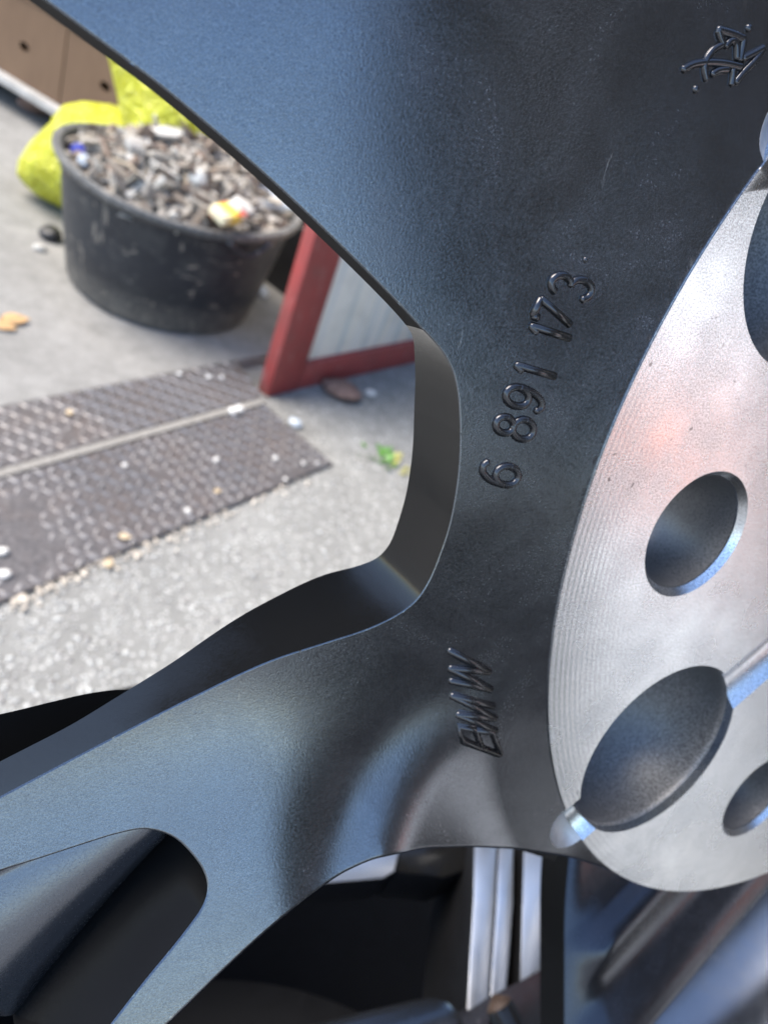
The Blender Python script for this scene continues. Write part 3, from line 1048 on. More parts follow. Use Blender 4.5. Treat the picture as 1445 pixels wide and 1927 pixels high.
tag(tub, 'round black plastic tub heaped with rubble and rubbish on the pale slab', 'tub')
v, fc = lathe([(0.006, 0.004), (0.214, 0.004), (0.2236, 0.012), (0.248, 0.150), (0.2655, 0.262), (0.268, 0.268), (0.281, 0.274), (0.287, 0.284), (0.285, 0.293), (0.277, 0.2955), (0.267, 0.292), (0.258, 0.262), (0.238, 0.15), (0.214, 0.02), (0.006, 0.014)], 96)
v = [(x * (1 + 0.012 * math.sin(2 * math.atan2(y, x) + 1)), y * (1 + 0.012 * math.sin(3 * math.atan2(y, x))), z + (0.006 * math.sin(2 * math.atan2(y, x) + 0.5) if z > 0.2 else 0)) for x, y, z in v]
link('tub_wall', pymesh('tub_wall', v, fc, True, 50), M['tub'], tub)
for a_, nm in ((2.6, 0), (5.74, 0)):
    bm = bmesh.new()
    tube_into(bm, [(0.284 * math.cos(a_ + t), 0.284 * math.sin(a_ + t), 0.272 - 0.03 * math.sin((t + 0.2) / 0.4 * math.pi)) for t in np.linspace(-0.2, 0.2, 9)], 0.007, 8)
    link('grip', bmmesh('grip', bm), M['tub'], tub)

def heap_z(x, y):
    r = math.hypot(x, y) / 0.258
    return 0.262 + 0.105 * max(0, 1 - r * r) + 0.018 * mnoise.noise((x * 14, y * 14, 3.1)) + 0.035 * max(0, y / 0.26) * max(0, 1 - r ** 4)
def rubble():
    V, Fc, mi = [], [], []
    nr, na = 22, 64
    for i in range(nr + 1):
        r = 0.2555 * i / nr
        for k in range(na):
            a = 2 * math.pi * k / na
            x, y = r * math.cos(a), r * math.sin(a)
            V.append((x, y, heap_z(x, y) - 0.004))
    for i in range(nr):
        for k in range(na):
            Fc.append([i * na + k, i * na + (k + 1) % na, (i + 1) * na + (k + 1) % na, (i + 1) * na + k]); mi.append(3)
    n = len(V)
    for k in range(960):
        r = 0.250 * math.sqrt(rng.random()); a = rng.uniform(0, 6.283)
        x, y = r * math.cos(a), r * math.sin(a)
        s = rng.choice([0.004, 0.006, 0.008, 0.011, 0.016]) if k < 890 else rng.uniform(0.013, 0.020)
        d = np.array([s * rng.uniform(0.8, 3.2), s * rng.uniform(0.35, 1.2), s * rng.uniform(0.10, 0.5) * (0.3 if k >= 890 else 1)])
        R_ = Matrix.Rotation(rng.uniform(0, 6.28), 3, 'Z') @ Matrix.Rotation(rng.gauss(0, 0.5), 3, 'X') @ Matrix.Rotation(rng.gauss(0, 0.5), 3, 'Y')
        c = Vector((x, y, heap_z(x, y) + s * 0.2))
        cs = [(-1, -1, -1), (1, -1, -1), (1, 1, -1), (-1, 1, -1), (-1, -1, 1), (1, -1, 1), (1, 1, 1), (-1, 1, 1)]
        for q in cs:
            w = Vector([q[t] * d[t] * rng.uniform(0.65, 1.0) for t in range(3)])
            V.append(tuple(c + R_ @ w))
        for f in ((0, 3, 2, 1), (4, 5, 6, 7), (0, 1, 5, 4), (1, 2, 6, 5), (2, 3, 7, 6), (3, 0, 4, 7)):
            Fc.append([n + t for t in f]); 
        mi += [rng.choice([0, 0, 1, 1, 1, 3, 3, 4, 4, 2] if k % 3 else [0, 1, 1, 3, 4])] * 6
        n += 8
    me = pymesh('rubble', V, Fc, False)
    for nm, c in (('pale_rubble', (0.40, 0.37, 0.32)), ('grey_rubble', (0.29, 0.265, 0.23)), ('white_rubble', (0.46, 0.44, 0.40)), ('soil', (0.19, 0.16, 0.13)), ('brown_rubble', (0.20, 0.15, 0.115))):
        me.materials.append(plain(nm, c, 0.9, 0, 0.35, 60, 0.5, 200, 0.002))
    me.polygons.foreach_set('material_index', mi)
    return me
o = link('rubble', rubble()); o.location = TC
tag(o, 'heap of dusty rubble, soil and chips filling the black tub', kind='stuff')

def on_heap(px, py):
    z = 0.32
    for _ in range(12):
        p = ong(px, py, z)
        z = 0.5 * z + 0.5 * heap_z(p[0] - TC[0], p[1] - TC[1])
    return ong(px, py, z)

M['clear'] = plain('dusty_clear_plastic', (0.62, 0.62, 0.58), 0.25, 0, 0.15, 60)
M['white'] = plain('dusty_white', (0.43, 0.41, 0.375), 0.6, 0, 0.15, 60)
M['clod'] = plain('brown_clod', (0.16, 0.11, 0.09), 0.9, 0, 0.4, 50, 0.6, 120, 0.003)
M['blue'] = plain('blue_wrapper', (0.05, 0.07, 0.42), 0.4, 0, 0.2, 60)
M['foil'] = plain('pale_blue_plastic', (0.45, 0.50, 0.55), 0.3, 0, 0.2, 60)
M['cupwall'] = None

# bottle
pa, pb = on_heap(374, 268), on_heap(369, 352)
ax = pb - pa; L = np.linalg.norm(ax)
v, fc = lathe([(0.001, 0), (0.008, 0.001), (0.0095, 0.006), (0.0095, 0.16 * L), (0.008, 0.18 * L), (0.0085, 0.30 * L), (0.018, 0.50 * L), (0.0215, 0.62 * L), (0.0225, 0.92 * L), (0.020, 0.985 * L), (0.001, L)], 20)
bt = link('plastic_bottle', pymesh('plastic_bottle', v, fc, True, 60), M['clear'])
bt.location = pa + [0, 0, 0.012]; bt.rotation_euler = Vector(ax).to_track_quat('Z', 'Y').to_euler()
tag(bt, 'crushed dusty clear bottle lying on the rubble in the tub', 'bottle')
# paper cup
def cup_mat():
    m = NT('printed_cup_paper')
    sx = m.node('ShaderNodeSeparateXYZ'); m.l(m.co.outputs['Object'], sx.inputs[0])
    z = sx.outputs[0]
    c = m.ramp(m.maprange(z, -0.041, 0.043, 0, 1), [(0.0, (0.78, 0.70, 0.48)), (0.22, (0.78, 0.66, 0.36)), (0.40, (0.80, 0.58, 0.08)), (0.70, (0.82, 0.62, 0.12)), (0.80, (0.80, 0.76, 0.62)), (0.95, (0.80, 0.78, 0.72))])
    n = m.noise(34, 1, 0.4)
    c = m.mix(m.ramp(n, [(0.63, 0.0), (0.65, 0.9)], ), c, (0.62, 0.05, 0.05))
    m.color(c); m.set(Roughness=0.45)
    return m.m
cup = empty('food_carton', ong(428, 402, 0.322))
tag(cup, 'crushed yellow and white printed carton lying near the front rim of the tub', 'carton')
bm = bmesh.new()
hull_prism(bm, [(0.0, -0.020, 0.010), (0.080, -0.026, 0.012), (0.083, 0.026, 0.010), (0.003, 0.022, 0.012)], (0.001, 0.0, -0.022), 0.0025, 2)
bmesh.ops.translate(bm, vec=(-0.041, 0, 0), verts=bm.verts)
link('carton_body', bmmesh('carton_body', bm, True, 35), cup_mat(), cup)
bm = bmesh.new()
hull_prism(bm, [(0.0405, -0.026, 0.0135), (0.058, -0.025, 0.022), (0.059, 0.024, 0.021), (0.0420, 0.026, 0.0125)], (0.0, 0.0, -0.0012), 0.0003, 1)
link('flap', bmmesh('flap', bm, True, 35), M['white'], cup)
dirc = (ong(480, 388, 0.3) - ong(384, 410, 0.3)); dirc[2] = 0.0
dx = Vector(dirc).normalized(); dz = (Vector((0, 0, 1)) - Vector(ray(430, 400)).normalized() * 0.55); dz = (dz - dx * dz.dot(dx)).normalized()
cup.matrix_world = Matrix.Translation(Vector(ong(428, 402, 0.328))) @ Matrix((dx, dz.cross(dx), dz)).transposed().to_4x4()

def slab_piece(name, px, py, size, mat, label, cat, rot=0.0, tilt=(0.2, 0.1), lift=0.008, heap=True, group=None, z=0.0):
    p = on_heap(px, py) if heap else ong(px, py, z)
    bm = bmesh.new()
    n = 7
    pts = []
    for k in range(n):
        a = 2 * math.pi * k / n
        q = rng.uniform(0.8, 1.15)
        pts.append((size[0] * math.cos(a) * q, size[1] * math.sin(a) * q, size[2] / 2))
    hull_prism(bm, pts, (rng.uniform(-1, 1) * size[2] * 0.3, rng.uniform(-1, 1) * size[2] * 0.3, -size[2]), min(size) * 0.12, 2)
    o = link(name, bmmesh(name, bm, True, 35), M[mat])
    o.location = p + [0, 0, lift]
    o.rotation_euler = (tilt[0], tilt[1], rot)
    return tag(o, label, cat, group)
slab_piece('plaster_lump', 307, 268, (0.040, 0.020, 0.014), 'white', 'largest pale plaster lump near the middle of the tub', 'rubble lump', 0.5, (0.3, -0.2), 0.02)
slab_piece('plaster_lump', 258, 285, (0.030, 0.022, 0.018), 'white', 'rounded pale plaster lump left of the largest one', 'rubble lump', 1.2, (0.5, 0.1), 0.012)
slab_piece('tile_shard', 256, 222, (0.020, 0.007, 0.005), 'white', 'white flat tile shard on top of the heap below the yellow bag', 'tile shard', -0.35, (0.5, 0.1), 0.012)
slab_piece('tile_shard', 258, 340, (0.018, 0.010, 0.007), 'white', 'small white shard near the left front of the heap', 'tile shard', 0.4, (0.4, 0.2), 0.01)
slab_piece('tile_shard', 278, 352, (0.008, 0.022, 0.007), 'white', 'upright narrow white shard near the front of the heap', 'tile shard', 0.2, (0.7, 0.2), 0.012)
slab_piece('soil_clod', 412, 285, (0.040, 0.034, 0.030), 'clod', 'brown soil clod right of the bottle in the tub', 'clod', 0.3, (0.3, 0.2), 0.012)
slab_piece('soil_clod', 296, 208, (0.030, 0.022, 0.030), 'clod', 'dark brown clod at the top of the heap', 'clod', 0.9, (0.3, 0.2), 0.018)
slab_piece('crumpled_wrapper', 148, 292, (0.018, 0.012, 0.012), 'blue', 'small blue crumpled wrapper at the left end of the tub', 'wrapper', 0.3, (0.7, 0.3), 0.012)
slab_piece('crumpled_wrapper', 158, 312, (0.014, 0.016, 0.010), 'foil', 'pale crumpled wrapper just below the blue one in the tub', 'wrapper', 0.3, (0.6, 0.3), 0.010)
slab_piece('plastic_sheet', 505, 378, (0.060, 0.040, 0.012), 'foil', 'grey blue plastic sheet at the right end of the tub', 'plastic sheet', 0.5, (0.35, 0.15), 0.01)

M['stick'] = plain('dry_stick', (0.36, 0.30, 0.22), 0.8, 0, 0.3, 60)
def stick(px0, py0, px1, py1, r, label, z=0.325, mat='stick', name='stick'):
    a, b = ong(px0, py0, z), ong(px1, py1, z + 0.005)
    bm = bmesh.new()
    mid = (a + b) / 2 + [0.004, 0.002, 0.006]
    tube_into(bm, [Vector(p) for p in catmull([a - a, mid - a, b - a], 5)], r, 7)
    o = link(name, bmmesh(name, bm), M[mat]); o.location = a
    return tag(o, label, 'stick')
stick(128, 262, 235, 252, 0.0035, 'long pale twig along the back left of the heap', 0.31)
stick(335, 300, 352, 345, 0.0025, 'thin twig beside the clear bottle', 0.335)
stick(215, 300, 262, 330, 0.003, 'short twig in front of the rounded plaster lump', 0.325)

# ------------------------------------------------------------------ yellow bags
def bag_material():
    m = NT('yellow_bag_film')
    n = m.noise(16, 4, 0.6)
    c = m.ramp(n, [(0.3, (0.44, 0.43, 0.012)), (0.7, (0.60, 0.61, 0.05))])
    m.color(c)
    m.set(Roughness=0.28)
    m.b.inputs['Subsurface Weight'].default_value = 0.25
    m.b.inputs['Subsurface Radius'].default_value = (0.03, 0.03, 0.005)
    m.normal(m.bump(m.noise(22, 3, 0.55, dist=2.2), 0.9, 0.03))
    return m.m
M['bag'] = bag_material()
def bag(label, cen, rad, pulls, seed):
    bm = bmesh.new()
    bmesh.ops.create_icosphere(bm, subdivisions=5, radius=1)
    for v in bm.verts:
        p = v.co.normalized()
        f = 1 + 0.10 * mnoise.noise(p * 1.8 + Vector((seed, 0, 0))) - 0.07 * abs(mnoise.noise(p * 4.0 + Vector((0, seed, 0)))) - 0.03 * abs(mnoise.noise(p * 9 + Vector((0, seed, 2))))
        q = Vector((p.x * rad[0], p.y * rad[1], p.z * rad[2])) * f
        for d, amt, sharp in pulls:
            w = max(0, p.dot(Vector(d).normalized())) ** sharp
            q += Vector(d).normalized() * amt * w
        if q.z < -rad[2] * 0.86: q.z = -rad[2] * 0.86 + (q.z + rad[2] * 0.86) * 0.1
        v.co = q
    o = link('rubbish_bag', bmmesh('rubbish_bag', bm, True, None), M['bag'])
    o.location = cen
    return tag(o, label, 'bag', 'yellow rubbish bags')
c1 = ong(128, 300, 0.135)
bag('yellow rubbish bag slumped on the ground behind the left side of the tub', c1 + np.array([0.115, 0.06, 0.0]), (0.225, 0.18, 0.165), [((-0.9, -0.5, -0.45), 0.05, 10)], 2.3)
c2 = ong(262, 160, 0.40)
bag('yellow rubbish bag standing upright against the cardboard boxes behind the tub', c2 + np.array([0.115, 0.04, -0.12]), (0.115, 0.12, 0.30), [((-0.86, -0.1, 0.52), 0.16, 10)], 5.1)

# ------------------------------------------------------------------ boxes on a pallet
def card_material():
    m = NT('brown_cardboard')
    n = m.noise(5, 4, 0.6); f = m.noise(120, 3, 0.6, vec=m.coord((1, 1, 0.1)))
    c = m.ramp(n, [(0.3, (0.115, 0.066, 0.036)), (0.7, (0.145, 0.087, 0.049))])
    c = m.mix(m.ramp(f, [(0.4, 0.0), (0.7, 0.25)]), c, (0.21, 0.13, 0.075))
    m.color(c); m.set(Roughness=0.8)
    return m.m
M['card'] = card_material()
M['plank'] = plain('grey_weathered_plank', (0.36, 0.35, 0.33), 0.85, 0, 0.3, 20, 0.5, 100, 0.002)
M['darkwood'] = plain('dark_damp_wood', (0.05, 0.045, 0.04), 0.9, 0, 0.3, 20)  # darker tone for the pallet blocks and bottom board
Bl, Bs, Br = ong(0, 130, 0.10), ong(112, 198, 0.10), ong(140, 215, 0.10)
bu = (Br - Bl); bu /= np.linalg.norm(bu)
bv_ = np.array([-bu[1], bu[0], 0.0]); bv_ = bv_ if bv_[1] > 0 else -bv_
up3 = np.array([0, 0, 1.0])
def loc2(P, org): d = P - org; return d @ bu, d @ up3
def cardboard_box(label, org, w, h, hole_px):
    o = empty('cardboard_box', org)
    tag(o, label, 'box', 'cardboard boxes on the pallet')
    hp = onplane(*hole_px, org, bv_)
    hx, hz = loc2(hp, org)
    to = lambda u, d, z: tuple(bu * u + bv_ * d + up3 * z)
    # front panel with an oval hand hole
    n = 28
    ov = [(hx + 0.021 * math.cos(2 * math.pi * k / n), hz + 0.013 * math.sin(2 * math.pi * k / n)) for k in range(n)]
    def onrect(a):
        c, s = math.cos(a), math.sin(a)
        t = min(((w - hx) / c if c > 1e-9 else 1e9), (-hx / c if c < -1e-9 else 1e9), ((h - hz) / s if s > 1e-9 else 1e9), (-hz / s if s < -1e-9 else 1e9))
        return hx + c * t, hz + s * t
    angs = sorted([2 * math.pi * k / n for k in range(n)] + [math.atan2(b - hz, a - hx) % (2 * math.pi) for a in (0, w) for b in (0, h)])
    ov = [(hx + 0.021 * math.cos(a), hz + 0.013 * math.sin(a)) for a in angs]
    oc = [onrect(a) for a in angs]
    m_ = len(angs)
    V, Fc = [], []
    for dpt in (0.0, 0.006):
        V += [to(a, dpt, b) for a, b in oc] + [to(a, dpt, b) for a, b in ov]
    for k in range(m_):
        k2 = (k + 1) % m_
        Fc += [(k, k2, m_ + k2, m_ + k), (2 * m_ + k, 3 * m_ + k, 3 * m_ + k2, 2 * m_ + k2), (m_ + k, m_ + k2, 3 * m_ + k2, 3 * m_ + k), (k, 2 * m_ + k, 2 * m_ + k2, k2)]
    link('front_panel', pymesh('front_panel', V, Fc, False), M['card'], o)
    D = 0.30
    def panel(name, pts, off):
        bm = bmesh.new(); hull_prism(bm, pts, off, 0.001, 1)
        link(name, bmmesh(name, bm, True, 30), M['card'], o)
    e = 0.004
    panel('side_panel', [to(0, 0.007, 0), to(0, D, 0), to(0, D, h), to(0, 0.007, h)], tuple(bu * e))
    panel('side_panel', [to(w - e, 0.007, 0), to(w - e, D, 0), to(w - e, D, h), to(w - e, 0.007, h)], tuple(bu * e))
    panel('back_panel', [to(e, D - e, 0), to(w - e, D - e, 0), to(w - e, D - e, h), to(e, D - e, h)], tuple(bv_ * e))
    panel('base_panel', [to(e, 0.007, 0), to(w - e, 0.007, 0), to(w - e, D - e, 0), to(e, D - e, 0)], tuple(up3 * e))
    panel('lid', [to(-0.004, -0.004, h - 0.05), to(w + 0.004, -0.004, h - 0.05), to(w + 0.004, -0.001, h - 0.05), to(-0.004, -0.001, h - 0.05)], tuple(up3 * 0.056))
    panel('lid_top', [to(0, 0, h + 0.001), to(w, 0, h + 0.001), to(w, D, h + 0.001), to(0, D, h + 0.001)], tuple(up3 * e))
cardboard_box('left brown cardboard box with one oval hand hole, at the picture edge', Bs - bu * 0.50, 0.496, 0.285, (46, 88))
cardboard_box('right brown cardboard box with hand hole half behind the yellow bag', Bs + bu * 0.002, 0.50, 0.275, (198, 163))
pal = empty('pallet', Bs)
tag(pal, 'grey weathered wooden pallet carrying the cardboard boxes', 'pallet')
def pbox(name, u0, u1, d0, d1, z0, z1, mat, parent, org, bev=0.002):
    bm = bmesh.new()
    to = lambda u, d, z: tuple(bu * u + bv_ * d + up3 * z)
    hull_prism(bm, [to(u0, d0, z1), to(u1, d0, z1), to(u1, d1, z1), to(u0, d1, z1)], (0, 0, z0 - z1), bev, 1)
    return link(name, bmmesh(name, bm, True, 30), M[mat], parent)
for k in range(4):
    pbox('deck_board', -0.6, 0.62, -0.035 + k * 0.09, 0.045 + k * 0.09, -0.026, -0.001, 'plank', pal, None)
for u in (-0.52, -0.02, 0.48):
    pbox('block', u - 0.05, u + 0.05, 0.06, 0.16, -0.099, -0.027, 'darkwood', pal, None)
pbox('bottom_board', -0.6, 0.62, 0.20, 0.29, -0.099, -0.027, 'darkwood', pal, None)

# ------------------------------------------------------------------ red framed window leaning
ZF = ZG
C0, C1 = ong(503, 748, ZF), ong(786, 682, ZF)
fu = C1 - C0; fu /= np.linalg.norm(fu)
fb = np.array([-fu[1], fu[0], 0]); fb = fb if fb @ ray(600, 600) > 0 else -fb
best = None
for a_ in np.linspace(math.radians(20), math.radians(89), 200):
    D_ = fb * math.cos(a_) + up3 * math.sin(a_)
    N_ = np.cross(fu, D_)
    p = onplane(597, 430, C0, N_)
    e_ = abs((p - C0) @ fu)
    if best is None or e_ < best[0]: best = (e_, a_, D_, N_)
_, fa, fd, fn = best
print('frame lean', math.degrees(fa), best[0])
ic = onplane(577, 687, C0, fn) - C0
lw, bw = ic @ fu, ic @ fd
t1 = onplane(597, 430, C0, fn) - C0
t2 = onplane(649, 482, C0, fn) - C0
print('stile', lw, bw, 'at top', t1 @ fu, t1 @ fd, t2 @ fu, t2 @ fd)
if fn @ (CAM - C0) < 0: fn = -fn
M['red'] = None
def red_paint():
    m = NT('faded_red_paint')
    n = m.noise(9, 5, 0.7); st = m.noise(50, 4, 0.6, vec=m.coord((1, 0.3, 1)))
    c = m.ramp(n, [(0.3, (0.38, 0.06, 0.055)), (0.55, (0.29, 0.06, 0.055)), (0.75, (0.20, 0.085, 0.075))])
    c = m.mix(m.ramp(st, [(0.55, 0.0), (0.72, 0.6)]), c, (0.40, 0.20, 0.18))
    m.color(c); m.set(Roughness=0.5)
    return m.m
M['red'] = red_paint()
def pane_mat():
    m = NT('milky_streaked_glass')
    sx = m.node('ShaderNodeTexNoise')
    st = m.noise(15, 3, 0.5, vec=m.coord((1.0, 0.05, 1.0)), dist=0.25)
    c = m.ramp(st, [(0.30, (0.50, 0.60, 0.64)), (0.42, (0.86, 0.85, 0.80)), (0.56, (0.88, 0.85, 0.76)), (0.64, (0.58, 0.66, 0.68)), (0.70, (0.88, 0.86, 0.80))])
    n = m.noise(16, 4, 0.6)
    c = m.mix(m.ramp(n, [(0.5, 0.0), (0.75, 0.4)]), c, (0.52, 0.51, 0.46))
    m.color(c); m.set(Roughness=0.35)
    return m.m
win = empty('red_window', C0)
tag(win, 'old window with faded red wooden frame and milky pane leaning beside the tub', 'window')
FWd, FHt = 1.15, 0.95
rotm = Matrix((fu, fd, fn)).transposed().to_4x4()
win.matrix_world = Matrix.Translation(Vector(C0)) @ rotm
def fbox(name, u0, u1, v0, v1, w0, w1, mat, bev=0.003):
    bm = bmesh.new()
    hull_prism(bm, [(u0, v0, w1), (u1, v0, w1), (u1, v1, w1), (u0, v1, w1)], (0, 0, w0 - w1), bev, 2)
    return link(name, bmmesh(name, bm, True, 30), M[mat], win)
M['pane'] = pane_mat()
fbox('stile', 0, lw, 0, FHt, -0.035, 0, 'red')
fbox('stile', FWd - lw, FWd, 0, FHt, -0.035, 0, 'red')
fbox('bottom_rail', lw + 0.001, FWd - lw - 0.001, 0, bw, -0.035, -0.002, 'red')
fbox('top_rail', lw + 0.001, FWd - lw - 0.001, FHt - bw, FHt, -0.035, -0.002, 'red')
fbox('pane', lw + 0.002, FWd - lw - 0.002, bw + 0.002, FHt - bw - 0.002, -0.022, -0.016, 'pane', 0.0005)

# dark crate added to fill the shaded gap behind tub and window
M['black'] = plain('black_plastic', (0.014, 0.014, 0.016), 0.5, 0, 0.3, 30)
cr = empty('plastic_crate', C0 * [1, 1, 0] + fu * 0.62 + fb * 0.42)
tag(cr, 'black plastic crate in the shade between the tub and the red window', 'crate')
for (x0, x1, y0, y1, z0, z1, nm) in ((-0.22, 0.22, -0.16, 0.16, 0.0, 0.01, 'base'), (-0.22, 0.22, -0.17, -0.161, 0, 0.20, 'wall_panel'), (-0.22, 0.22, 0.161, 0.17, 0, 0.20, 'wall_panel'), (-0.23, -0.221, -0.17, 0.17, 0, 0.20, 'wall_panel'), (0.221, 0.23, -0.17, 0.17, 0, 0.20, 'wall_panel')):
    bm = bmesh.new(); hull_prism(bm, [(x0, y0, z1), (x1, y0, z1), (x1, y1, z1), (x0, y1, z1)], (0, 0, z0 - z1), 0.002, 1)
    link(nm, bmmesh(nm, bm, True, 30), M['black'], cr)
cr.rotation_euler = (0, 0, math.atan2(fu[1], fu[0]))

# ------------------------------------------------------------------ small things on the ground
M['pebblew'] = plain('white_stone', (0.62, 0.60, 0.57), 0.5, 0, 0.1, 80)
M['brick'] = plain('weathered_brick', (0.20, 0.125, 0.10), 0.9, 0, 0.4, 40, 0.5, 120, 0.002)
M['leafo'] = plain('orange_dry_leaf', (0.42, 0.26, 0.12), 0.7, 0, 0.3, 60)
M['leaft'] = plain('tan_dry_leaf', (0.50, 0.40, 0.27), 0.7, 0, 0.3, 60)
def pebble(px, py, r, label, z, mat='pebblew', name='pebble', cat='stone', flat=0.6, group='white stones on the plates'):
    bm = bmesh.new(); bmesh.ops.create_icosphere(bm, subdivisions=3, radius=1)
    sd_ = rng.uniform(0, 50)
    for v in bm.verts:
        v.co *= 1 + 0.22 * mnoise.noise(v.co * 1.3 + Vector((sd_, 0, 0)))
        v.co = Vector((v.co.x * r * 1.15, v.co.y * r * 0.9, v.co.z * r * flat))
    o = link(name, bmmesh(name, bm, True, None), M[mat])
    o.location = ong(px, py, z) + [0, 0, r * flat * 0.7]
    o.rotation_euler = (0, 0, rng.uniform(0, 6))
    return tag(o, label, cat, group)
q3, q4 = [ong(500, 762, 0.006), ong(-300, 986, 0.006)], [ong(626, 871, ZG + .008), ong(-300, 1258, ZG + .008)]
pn = np.cross(q3[1] - q3[0], q4[0] - q3[0])
def zlow(px, py): return onplane(px, py, q3[0], pn)[2] + 0.001
for px, py, r, lab in [(437, 776, 0.010, 'white stone on the joint between the two tread plates, left of a close pair'), (450, 773, 0.011, 'white stone on the joint between the two tread plates, right of a close pair'),
                       (407, 867, 0.0065, 'round white stone in the middle right of the lower tread plate'), (518, 864, 0.0060, 'white stone on the lower plate towards its right end'),
                       (571, 873, 0.0045, 'small stone left of another at the right corner of the lower plate'), (597, 872, 0.0045, 'small stone at the right corner tip of the lower plate'),
                       (537, 903, 0.0045, 'small stone on the front edge of the lower plate'), (354, 963, 0.006, 'pale stone near the front edge of the lower plate'),
                       (235, 877, 0.005, 'small stone among the lugs on the left of the lower plate'), (6, 1041, 0.0085, 'upper of two white stones at the left picture edge'), (10, 1083, 0.0085, 'lower of two white stones at the left picture edge')]:
    pebble(px, py, r, lab, zlow(px, py))
for px, py, r, lab in [(338, 705, 0.0055, 'small white stone on the upper plate, left of three'), (393, 711, 0.0055, 'small white stone on the upper plate, middle of three'), (418, 711, 0.0055, 'small white stone on the upper plate, right of three')]:
    pebble(px, py, r, lab, 0.009)
pebble(697, 743, 0.014, 'white stone on the concrete just below the red window', ZG, group=None)
pebble(640, 742, 0.048, 'rounded weathered brick piece in front of the red window', ZG, 'brick', 'brick_piece', 'brick', 0.42, None)
pebble(554, 800, 0.016, 'dark glinting scrap lump at the right corner of the plates', ZG, 'foil', 'scrap_lump', 'scrap', 0.6, None)
pebble(95, 448, 0.030, 'dark lump of rubbish on the ground left of the tub', 0.0, 'black', 'rubbish_lump', 'rubbish', 0.6, None)
pebble(75, 470, 0.014, 'small grey lump beside the dark one left of the tub', 0.0, 'white', 'rubbish_lump', 'rubbish', 0.6, None)
pebble(68, 210, 0.05, 'brown stone on the ground under the pallet edge', 0.0, 'brick', 'stone', 'stone', 0.6, None)
pebble(488, 556, 0.022, 'grey lump lying at the right foot of the tub', 0.0, 'foil', 'rubbish_lump', 'rubbish', 0.8, None)

def leaf(px, py, L, mat, label, z, rot):
    V, Fc = [], []
    n = 8
    for i in range(n + 1):
        t = i / n; w = 0.32 * math.sin(math.pi * t ** 0.8)
        for s in (-1, 0, 1):
            V.append(((t - 0.5) * L, s * w * L, 0.10 * L * (abs(s) * (0.5 + 0.5 * math.sin(3 * t))) + 0.10 * L * t * t))
    for i in range(n):
        for k in range(2): Fc.append((i * 3 + k, (i + 1) * 3 + k, (i + 1) * 3 + k + 1, i * 3 + k + 1))
    me = pymesh('dry_leaf', V, Fc)
    o = link('dry_leaf', me, M[mat]); md = o.modifiers.new('thick', 'SOLIDIFY'); md.thickness = 0.0004
    o.location = ong(px, py, z) + [0, 0, 0.002]; o.rotation_euler = (0.1, 0.05, rot)
    return tag(o, label, 'leaf')
leaf(28, 606, 0.06, 'leafo', 'orange dry leaf on the pale slab at the left picture edge', 0.0, 0.9)
leaf(8, 618, 0.05, 'leafo', 'second orange leaf half out of the left picture edge', 0.0, 0.3)
leaf(205, 1062, 0.024, 'leaft', 'tan dry leaf on the concrete at the front edge of the lower plate', ZG + 0.004, 1.9)
leaf(235, 1012, 0.022, 'leaft', 'pale dry leaf lying on the lower plate near its front edge', zlow(235, 1012), 0.4)
leaf(409, 926, 0.017, 'leaft', 'small reddish tan leaf on the lower plate', zlow(409, 926), 1.2)
leaf(131, 778, 0.020, 'leaft', 'tan leaf on the upper tread plate', 0.010, 2.0)

# litter crumbs swept against the front edge of the lower plate
def crumbs():
    V, Fc = [], []
    n = 0
    for k in range(260):
        t = rng.random() ** 1.6
        px = 20 + t * 560; py = 1135 - 0.42 * px + rng.gauss(6, 10)
        p = ong(px, py, ZG + 0.003)
        s = rng.uniform(0.001, 0.0045)
        a = rng.uniform(0, 3.14)
        e1 = np.array([math.cos(a), math.sin(a), rng.gauss(0, 0.3)]) * s * rng.uniform(0.8, 2.2); e2 = np.array([-math.sin(a), math.cos(a), rng.gauss(0, 0.3)]) * s
        c = p + [0, 0, s * 0.5]
        V += [c - e1, c - e2, c + e1, c + e2, c + [0, 0, s * 0.6], c - [0, 0, s * 0.5]]
        Fc += [(n + i, n + (i + 1) % 4, n + 4) for i in range(4)] + [(n + (i + 1) % 4, n + i, n + 5) for i in range(4)]
        n += 6
    return pymesh('litter', V, Fc, False)
tag(link('litter', crumbs(), plain('pale_litter', (0.56, 0.50, 0.42), 0.8, 0, 0.4, 40)), 'pale crumbs and leaf bits along the front edge of the lower plate', kind='stuff')

# weed by the plate corner
weed = empty('weed', ong(722, 868, ZG))
tag(weed, 'small green weed growing from the concrete beside the wheel spoke', 'plant')
M['leafg'] = plain('weed_green', (0.10, 0.24, 0.04), 0.5, 0, 0.4, 60)
M['leafy'] = plain('weed_yellow', (0.36, 0.34, 0.08), 0.5, 0, 0.4, 60)
for k in range(46):
    a = rng.uniform(0, 6.28); rr = rng.uniform(0.0, 0.045)
    L = rng.uniform(0.012, 0.026); el = rng.uniform(0.1, 0.9)
    d = np.array([math.cos(a) * math.cos(el), math.sin(a) * math.cos(el), math.sin(el)]); s_ = np.array([-math.sin(a), math.cos(a), 0])
    c = np.array([rr * math.cos(a) * 1.5, rr * math.sin(a), 0.001])
    V = [c, c + d * L * 0.5 + s_ * L * 0.28, c + d * L, c + d * L * 0.5 - s_ * L * 0.28, c + d * L * 0.5 + [0, 0, 0.001]]
    link('leaf', pymesh('leaf', V, [(0, 1, 4), (1, 2, 4), (2, 3, 4), (3, 0, 4)]), M['leafg'] if (c[0] < 0.015) else M['leafy'], weed)

